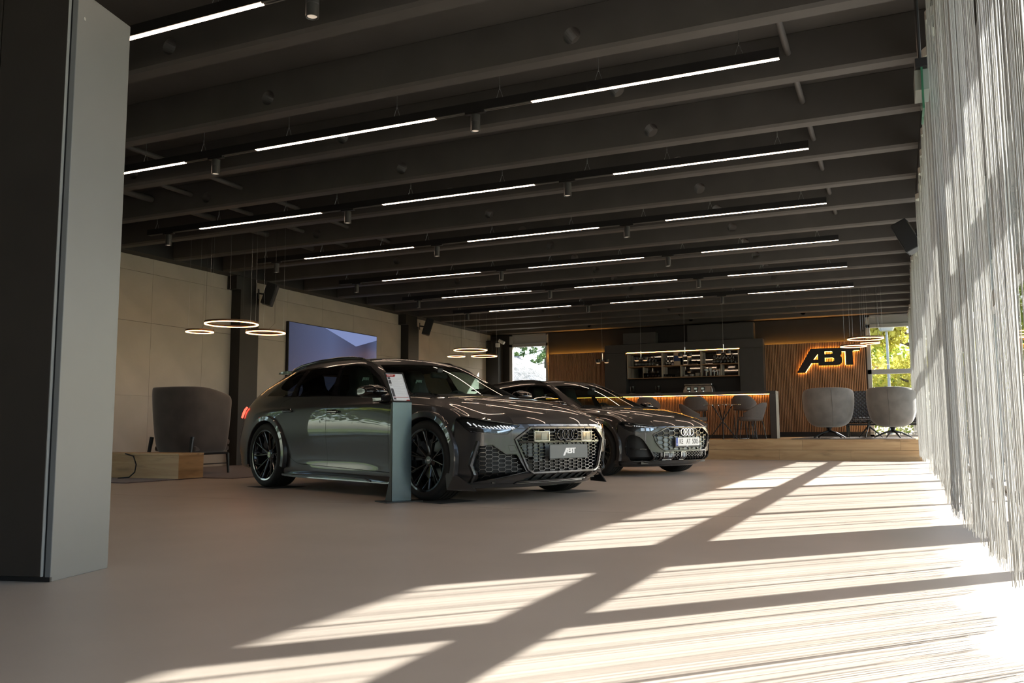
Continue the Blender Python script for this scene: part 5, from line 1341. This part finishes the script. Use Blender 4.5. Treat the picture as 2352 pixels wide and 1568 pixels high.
dining_chair((-5.33, 19.62, PLAT), .0, 'grey upholstered bar stool half hidden behind the second car', True)
dining_chair((-4.12, 18.85, PLAT), -1.15, 'grey upholstered chair at the left of the glass table')
dining_chair((-2.86, 18.85, PLAT), 1.25, 'grey upholstered chair at the right of the glass table by the bar end')
gt = empty('glass_table', (-3.49, 18.85, PLAT), .2, 'round glass table on crossed black tubes in front of the bar', 'table')
MB().lathe([(0, .735), (.40, .735), (.40, .745), (0, .745)], 40).build('glass_top', mat('table_glass', (.75, .85, .80), rough=.03, trans=1.), gt, smooth=.6)
for k in range(4):
    a = PI/2*k+.35; b_ = a+PI-.35
    MB().tube([(.22*math.cos(a), .22*math.sin(a), .728), (.02*math.cos(a), .02*math.sin(a), .42), (.02*math.cos(b_), .02*math.sin(b_), .36), (.30*math.cos(b_), .30*math.sin(b_), .0)], .011, 8).build('leg', M_frame, gt, smooth=1.)
    MB().lathe([(0, .728), (.018, .728), (.018, .735), (0, .735)], 10, Matrix.Translation((.22*math.cos(a), .22*math.sin(a), 0))).build('top_disc', M_chrome, gt)

# ------------------------------------------------------------------ lit letters on the slatted wall
sg_ = empty('wall_letters', (-2.455, YF-.155, 2.125), 0, 'large black backlit wall letters on the right slatted wall', 'sign')
Mg = Matrix(((1, 0, 0, 0), (0, 0, -1, 0), (0, 1, 0, 0), (0, 0, 0, 1)))
link('letters', abt_mesh(1.60, .03, Matrix.Translation((0, -.02, 0)) @ Mg), M_black, sg_)
link('glow_core', abt_mesh(1.56, .008, Matrix.Translation((.02, .012, .008)) @ Mg), mat('letter_glow', (1, .6, .2), emit=(1., .45, .08), es=15.), sg_)

# ------------------------------------------------------------------ double spot pendants over the bar
for x, z, y, l in ((-7.10, 2.45, 21.6, 'double spot pendant hanging left of the back bar'), (-6.05, 2.47, 21.6, 'double spot pendant before the left shelf bay'), (-4.90, 2.52, 21.6, 'double spot pendant before the middle shelf bay'), (-3.93, 2.55, 21.6, 'double spot pendant before the right shelf bay')):
    e = empty('spot_pendant', (x, y, z), 0, l, 'pendant lamp', 'double spot pendants'); 
    MB().tube([(0, 0, .05), (0, 0, 3.98-z)], .0025, 5).build('cable', M_wire if 'M_wire' in globals() else M_alu, e)
    MB().tube([(0, 0, .0), (0, 0, .20)], .012, 8).tube([(-.06, 0, 0), (.06, 0, 0)], .014, 8).build('stem', M_chrome, e, smooth=.8)
    for sx in (-1, 1):
        h_ = MB().lathe([(0, .05), (.058, .05), (.065, .03), (.065, -.03), (.056, -.045)], 20, Matrix.Translation((sx*.115, 0, 0))).build('spot_head', M_black, e, smooth=.7)
        MB().lathe([(.056, -.045), (.045, -.06), (.0, -.068)], 20, Matrix.Translation((sx*.115, 0, 0))).build('lens', mat('spot_glass', (.5, .4, .3), rough=.05, emit=(1, .6, .3), es=.35), h_, smooth=1.)

# ------------------------------------------------------------------ loudspeakers, emergency lamp, exit sign
def speaker(loc, rz, tilt, label):
    e = empty('wall_speaker', loc, rz, label, 'loudspeaker', 'black wall loudspeakers'); Mt = Matrix.Rotation(tilt, 4, 'X')
    MB().prism([(-.14, -.10), (.14, -.10), (.11, .10), (-.11, .10)], -.22, .22, 'z', Mt).build('cabinet', M_satin, e, bevel=.012)
    MB().box(-.13, .13, -.112, -.10, -.21, .21, Mt).build('grille', mat('speaker_cloth', (.035, .035, .036), rough=.6), e, bevel=.006)
    MB().lathe([(0, 0), (.012, 0), (.012, .002), (0, .002)], 12, Mt @ Matrix.Translation((0, -.112, -.02)) @ Matrix.Rotation(PI/2, 4, 'X')).build('badge', M_chrome, e)
    MB().tube([(0, .08, 0), (0, .22, .02)], .018, 8).box(-.05, .05, .20, .22, -.08, .10).build('bracket', M_black, e); return e
speaker((-11.22, 13.28, 3.33), PI/2+.55, .30, 'black loudspeaker on the nearer dark wall column')
speaker((-11.22, 19.52, 3.36), PI/2+.55, .30, 'black loudspeaker on the farther dark wall column')
speaker((.22, 12.6, 3.22), -PI/2-.2, .45, 'black loudspeaker hanging between the two string curtains')
em = empty('emergency_lamp', (-11.22, 23.93, 3.30), 0, 'small white twin emergency lamp in the far left corner', 'emergency lamp')
MB().box(-.09, .03, -.06, .02, -.10, .02).build('battery_box', M_white, em, bevel=.008); MB().box(-.06, .14, -.05, .05, -.05, .05, Matrix.Translation((.07, -.02, .08)) @ Matrix.Rotation(.5, 4, 'Y')).build('lamp_head', M_white, em, bevel=.012)
ex = empty('exit_sign', (.225, 5.75, 2.84), 0, 'hanging glass escape sign with a dark mount before the near curtain', 'sign')
MB().tube([(-.005, -.03, .06), (-.012, -.10, 1.08)], .012, 8).build('hanger', M_black, ex); MB().box(-.035, .035, -.12, .20, 0, .06).build('mount', M_satin, ex, bevel=.004)
MB().box(-.04, .04, -.08, .16, -.13, 0).build('reflector', mat('sign_plastic', (.45, .50, .47), rough=.3, transl=.3), ex, bevel=.002); MB().box(-.006, .006, -.12, .20, -.26, 0).build('glass_panel', mat('sign_green', (.10, .38, .22), rough=.1, trans=.5), ex)

# ------------------------------------------------------------------ black mats under the tyres
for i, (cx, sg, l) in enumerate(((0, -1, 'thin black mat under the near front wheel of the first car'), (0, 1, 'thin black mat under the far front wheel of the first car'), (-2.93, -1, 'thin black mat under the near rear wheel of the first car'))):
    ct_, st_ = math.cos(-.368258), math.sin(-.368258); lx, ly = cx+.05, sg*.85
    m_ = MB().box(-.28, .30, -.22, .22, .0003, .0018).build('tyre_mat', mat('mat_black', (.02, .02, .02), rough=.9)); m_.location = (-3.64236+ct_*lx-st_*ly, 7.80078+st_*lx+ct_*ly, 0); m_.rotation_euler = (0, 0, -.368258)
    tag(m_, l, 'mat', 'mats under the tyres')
# ------------------------------------------------------------------ linear ceiling lights on tracks
ZT = 3.575
M_track = mat('track_black', (.012, .011, .011), rough=.5)
M_wire = mat('steel_wire', (.45, .45, .45), rough=.3, metal=.9)
M_spotlens = mat('spot_lens', (.6, .58, .55), rough=.2, emit=(1, .8, .6), es=.25)
ords = ['nearest', 'second', 'third', 'fourth', 'fifth', 'sixth', 'farthest']
for k in range(7):
    y = 4.44+2.425*k
    root = empty('track_light', (0, y, 0), 0, '%s ceiling light track, counted from the camera, with glowing bars and spotlights' % ords[k], 'track light', 'linear light tracks')
    MB().box(-10.17, -.735, -.03, .03, ZT+.003, ZT+.085).build('track', M_track, root)
    for x0, x1 in ((-2.88, -.74), (-6.02, -3.87), (-9.15, -7.0)):
        MB().box(x0, x1, -.021, .021, ZT+.0005, ZT+.0025).build('light_bar', M_led, root)
    for x0, x1 in ((-3.87, -2.88), (-7.0, -6.02), (-10.15, -9.15)):
        MB().box(x0, x1, -.020, -.008, ZT-.003, ZT+.003).box(x0, x1, .008, .020, ZT-.003, ZT+.003).build('rail_pair', mat('track_grey', (.12, .11, .10), rough=.5), root)
    for x in (-3.45, -6.57, -9.76):
        sp_ = MB(); sp_.box(x-.10, x+.10, -.022, .022, ZT-.018, ZT+.004)
        sp_.build('adapter', M_track, root)
        s2 = MB(); s2.lathe([(.0, ZT-.03), (.045, ZT-.03), (.045, ZT-.096), (.0435, ZT-.098), (.045, ZT-.10), (.045, ZT-.185), (.040, ZT-.187), (.034, ZT-.175), (.0, ZT-.172)], 20, Matrix.Translation((x, 0, 0)))
        s2.tube([(x, 0, ZT-.012), (x, 0, ZT-.04)], .014, 8)
        s = s2.build('spotlight', mat('spot_grey', (.05, .05, .05), rough=.4), root, smooth=.6)
        MB().lathe([(.0, ZT-.1765), (.033, ZT-.1785)], 16, Matrix.Translation((x, 0, 0))).build('lens', M_spotlens, s)
    for x in (-1.05, -2.25, -3.2, -4.3, -5.6, -6.75, -7.6, -8.8, -10.0):
        wv = MB(); wv.tube([(x, 0, ZT+.19), (x, 0, 4.0)], .0022, 5).tube([(x, 0, ZT+.19), (x-.035, 0, ZT+.085)], .0018, 5).tube([(x, 0, ZT+.19), (x+.035, 0, ZT+.085)], .0018, 5)
        wv.tube([(x, 0, ZT+.17), (x, 0, ZT+.215)], .005, 6)
        wv.build('suspension_wire', M_wire, root)

# ------------------------------------------------------------------ ring pendants
M_ringbody = mat('ring_bronze', (.10, .055, .03), rough=.4, metal=.6)
def ring_lamp(p, D, label, group):
    root = empty('ring_lamp', p, 0, label, 'pendant lamp', group); R = D/2
    MB().lathe([(R-.016, .0), (R-.016, .03), (R+.016, .03), (R+.016, .0), (R-.016, .0)], 64).build('ring', M_ringbody, root, smooth=.5)
    MB().lathe([(R-.014, -.001), (R-.014, -.012), (R+.014, -.012), (R+.014, -.001)], 64).build('glow_band', M_ringled, root, smooth=.5)
    for a in (.3, 2.4, 4.5):
        x, y_ = R*math.cos(a), R*math.sin(a)
        MB().tube([(x, y_, .03), (x, y_, 3.98-p[2])], .0012, 4).build('suspension_wire', M_wire, root)
    cpts = [(R*math.cos(5.6), R*math.sin(5.6), .03), (R*.9, -R*.35, .12), (R*.75, -R*.2, .45), (R*.78, -R*.2, 3.98-p[2])]
    MB().tube(cpts, .002, 5).build('cable', M_black, root)
for nm, cl in (('left', [((-9.62, 10.5), 2.345, .80), ((-10.28, 10.5), 2.255, .41), ((-8.93, 10.5), 2.17, .57)]),):
    for (x, y), z, D in cl:
        ring_lamp((x, y, z), D, {.80: 'large glowing ring lamp hanging before the dark wall column', .41: 'small glowing ring lamp, leftmost of the three by the dark column', .57: 'medium glowing ring lamp beside the wall screen'}[D], 'ring lamps over the left lounge')
for (x, y), z, D, l in (((-10.2, 20), 2.74, .86, 'large glowing ring lamp above the wagon windscreen'), ((-10.62, 20), 2.59, .44, 'small glowing ring lamp, left of the middle cluster'), ((-9.8, 20), 2.565, .65, 'medium glowing ring lamp near the far left window')):
    ring_lamp((x, y, z), D, l, 'ring lamps in the far left corner')
for (x, y), z, D, l in (((-.59, 20.12), 2.585, .72, 'large glowing ring lamp in front of the far right window'), ((-.84, 20.12), 2.43, .52, 'medium glowing ring lamp, lowest of the three beside the letters'), ((-.50, 20.12), 2.485, .37, 'small glowing ring lamp, rightmost above the armchairs')):
    ring_lamp((x, y, z), D, l, 'ring lamps over the right lounge')
# ------------------------------------------------------------------ outside: lawn, bank, trees, lamp post, fence
M_grass = mat('lawn', (.13, .17, .05), rough=.9, noise=(3.0, .35), bump=(20, .4, .03))
struct(MB().box(-80, 90, -70, 100, -.60, -.30).build('ground', M_grass))
struct(MB().box(1.2, 9.5, -30, 30, -.31, -.02).build('bounce_terrace', mat('bounce_paving_grey', (.36, .35, .33), rough=.85, noise=(2, .1))))  # unseen grey strip added so less green light bounces onto the curtain
def leaves(name, centers, n, size, m, parent, seed, flat=.0):
    rnd = random.Random(seed); vs = []; fs = []
    for i in range(n):
        c, r = centers[rnd.randrange(len(centers))]
        d = Vector((rnd.gauss(0, 1), rnd.gauss(0, 1), rnd.gauss(0, .8))); d = d/(d.length+1e-6)*r*(rnd.random()**.5)
        p = Vector(c)+d; s = size*rnd.uniform(.6, 1.4)
        u = Vector((rnd.gauss(0, 1), rnd.gauss(0, 1), rnd.gauss(0, .7))).normalized(); v = u.orthogonal().normalized(); v = Matrix.Rotation(rnd.uniform(0, 6.28), 3, u) @ v; w_ = u.cross(v)
        b = len(vs); vs += [tuple(p-v*s), tuple(p+w_*s*.45), tuple(p+v*s), tuple(p-w_*s*.45)]; fs.append((b, b+1, b+2, b+3))
    me = bpy.data.meshes.new(name); me.from_pydata(vs, [], fs); me.update(); o = link(name, me, m, parent); o['kind'] = 'stuff'; return o
M_leaf1 = mat('spring_leaf', (.42, .46, .06), rough=.6, transl=.5, noise=(.6, .35))
M_leaf2 = mat('spring_leaf_pale', (.56, .50, .10), rough=.6, transl=.5, noise=(.6, .3))
M_fir = mat('fir_needles', (.10, .16, .05), rough=.7, transl=.25, noise=(1., .4))
M_bark = mat('bark', (.10, .075, .05), rough=.95, noise=(9, .3))
def broad_tree(x, y, h, r, seed, m, label, n=7000, size=.11):
    rnd = random.Random(seed); root = empty('broadleaf_tree', (x, y, -.3), 0, label, 'tree', 'trees outside'); t = MB(); cs = []
    t.tube([(0, 0, 0), (.05, 0, h*.3), (-.05, .05, h*.6), (0, 0, h*.92)], [.17, .13, .09, .02], 8)
    for i in range(15):
        z = h*rnd.uniform(.22, .9); a = rnd.uniform(0, 6.28); L = r*rnd.uniform(.55, 1.)*(1.1-.5*z/h); e = Vector((L*math.cos(a), L*math.sin(a), z+L*.55))
        t.tube([(0, 0, z), (e.x*.5, e.y*.5, z+L*.2), tuple(e)], [.05, .035, .012], 5)
        cs += [(tuple(e), r*.42), ((e.x*.55, e.y*.55, z+L*.35), r*.35)]
    t.build('trunk', M_bark, root, smooth=.8); leaves('foliage', cs, n, size, m, root, seed)
broad_tree(.6, 33.5, 7.2, 2.2, 11, M_leaf2, 'pale spring tree behind the far right window')
broad_tree(-1.5, 42, 8.5, 3.0, 12, M_leaf1, 'yellow green tree farther back in the right window', 7000, .14)
broad_tree(6.5, 44, 9, 3.2, 13, M_leaf1, 'leafy tree beyond the lawn to the right', 7000, .14)
broad_tree(15, 27, 8, 2.8, 14, M_leaf2, 'leafy tree outside the long glazed side', 6000, .14)
broad_tree(20, 8, 9, 3.0, 15, M_leaf1, 'tall leafy tree beside the long glazed side', 6000, .15)
def sky_block_hedge(x, y0, y1, h, seed, label, m):
    rnd = random.Random(seed); cs = [((x+rnd.uniform(-.6, .6), y0+(y1-y0)*(i+.5)/26, h*rnd.uniform(.15, .85)), h*.30) for i in range(26)]
    root = empty('hedge', (0, 0, -.3), 0, label, 'hedge'); leaves('foliage', cs, 14000, .16, m, root, seed)
sky_block_hedge(-21, -10, 16, 5.5, 22, 'tall dark green hedge added to block the sky outside the left glazing', M_fir)  # unseen, added to keep bright sky out of the car side reflections
def hedge(x0, x1, y, h, seed, label, m):
    cs = [((x0+(x1-x0)*(i+.5)/14, y, h*random.uniform(.3, .75)), h*.42) for i in range(14)]
    root = empty('hedge', (0, 0, -.3), 0, label, 'hedge'); leaves('foliage', cs, 6000, .10, m, root, seed)
hedge(-4, 7, 37, 2.3, 21, 'light green hedge at the edge of the lawn', M_leaf1)
# fir tree and grey bank beyond the left window
def fir(x, y, h, seed, label):
    rnd = random.Random(seed); root = empty('fir_tree', (x, y, 0), 0, label, 'tree', 'trees outside'); t = MB(); t.tube([(0, 0, -.3), (0, 0, h)], [.2, .02], 8); cs = []
    for i in range(60):
        z = h*(.14+.84*i/60); L = (h-z)*.36+.15; a = i*2.4
        for q in (.35, .65, .95): cs.append(((L*q*math.cos(a), L*q*math.sin(a), z-.25*L*q*q), .16+.10*(1-q)))
        t.tube([(0, 0, z), (L*math.cos(a), L*math.sin(a), z-.25*L)], [.025, .008], 4)
    t.build('trunk', M_bark, root); leaves('needles', cs, 9000, .085, M_fir, root, seed)
fir(-15.9, 39.5, 9.5, 31, 'fir tree behind the far left window')
fir(-20, 42, 10, 32, 'second fir tree farther behind the left window')
random.seed(40)
bk = MB(); nx, ny = 48, 22; grid = []
for j in range(ny):
    row = []
    for i in range(nx):
        u = i/(nx-1); v = j/(ny-1); x = -24+16*u; y = 29.5+8*v
        z = -.35+4.6*(math.sin(PI*min(1, v*1.2)/2)**1.1)*(.75+.25*math.sin(3.1*u+.6))*(.55+.45*math.sin(PI*min(1., u*1.25))) + random.gauss(0, .05)
        row.append(bk.bm.verts.new((x, y, z)))
    grid.append(row)
for a, b in zip(grid, grid[1:]): bk.skin(a, b, False)
o = bk.build('earth_bank', mat('grey_gravel', (.17, .165, .155), rough=.95, noise=(5, .45), bump=(16, .8, .05)), smooth=3.2)
tag(o, 'grey netted earth bank behind the far left window', 'bank')
lp = empty('street_lamp', (-.25, 31, -.3), 0, 'slim grey street lamp seen through the far right window', 'lamp post')
MB().tube([(0, 0, 0), (0, 0, 4.15)], [.06, .04], 10).build('post', M_alu, lp, smooth=.8)
MB().lathe([(.0, 4.42), (.22, 4.38), (.26, 4.30), (.20, 4.16), (.0, 4.14)], 16).build('lamp_head', M_alu, lp, smooth=.8)
fe = empty('picket_fence', (-3, 34.6, -.3), 0, 'low dark picket fence on the lawn', 'fence')
MB().box(0, 7, -.02, .02, .18, .22).box(0, 7, -.02, .02, .62, .66).build('rail', M_black, fe)
pk = MB().box(-.02, .02, -.015, .015, .1, .78).mesh('picket'); pk.materials.append(M_black)
for i in range(50):
    o = bpy.data.objects.new('picket', pk); C.objects.link(o); o.parent = fe; o.location = (.07+.14*i, 0, 0)

broad_tree(-17.2, 3.2, 6, 1.6, 16, M_leaf1, 'leafy tree outside the left glazing near the camera', 5000, .15)
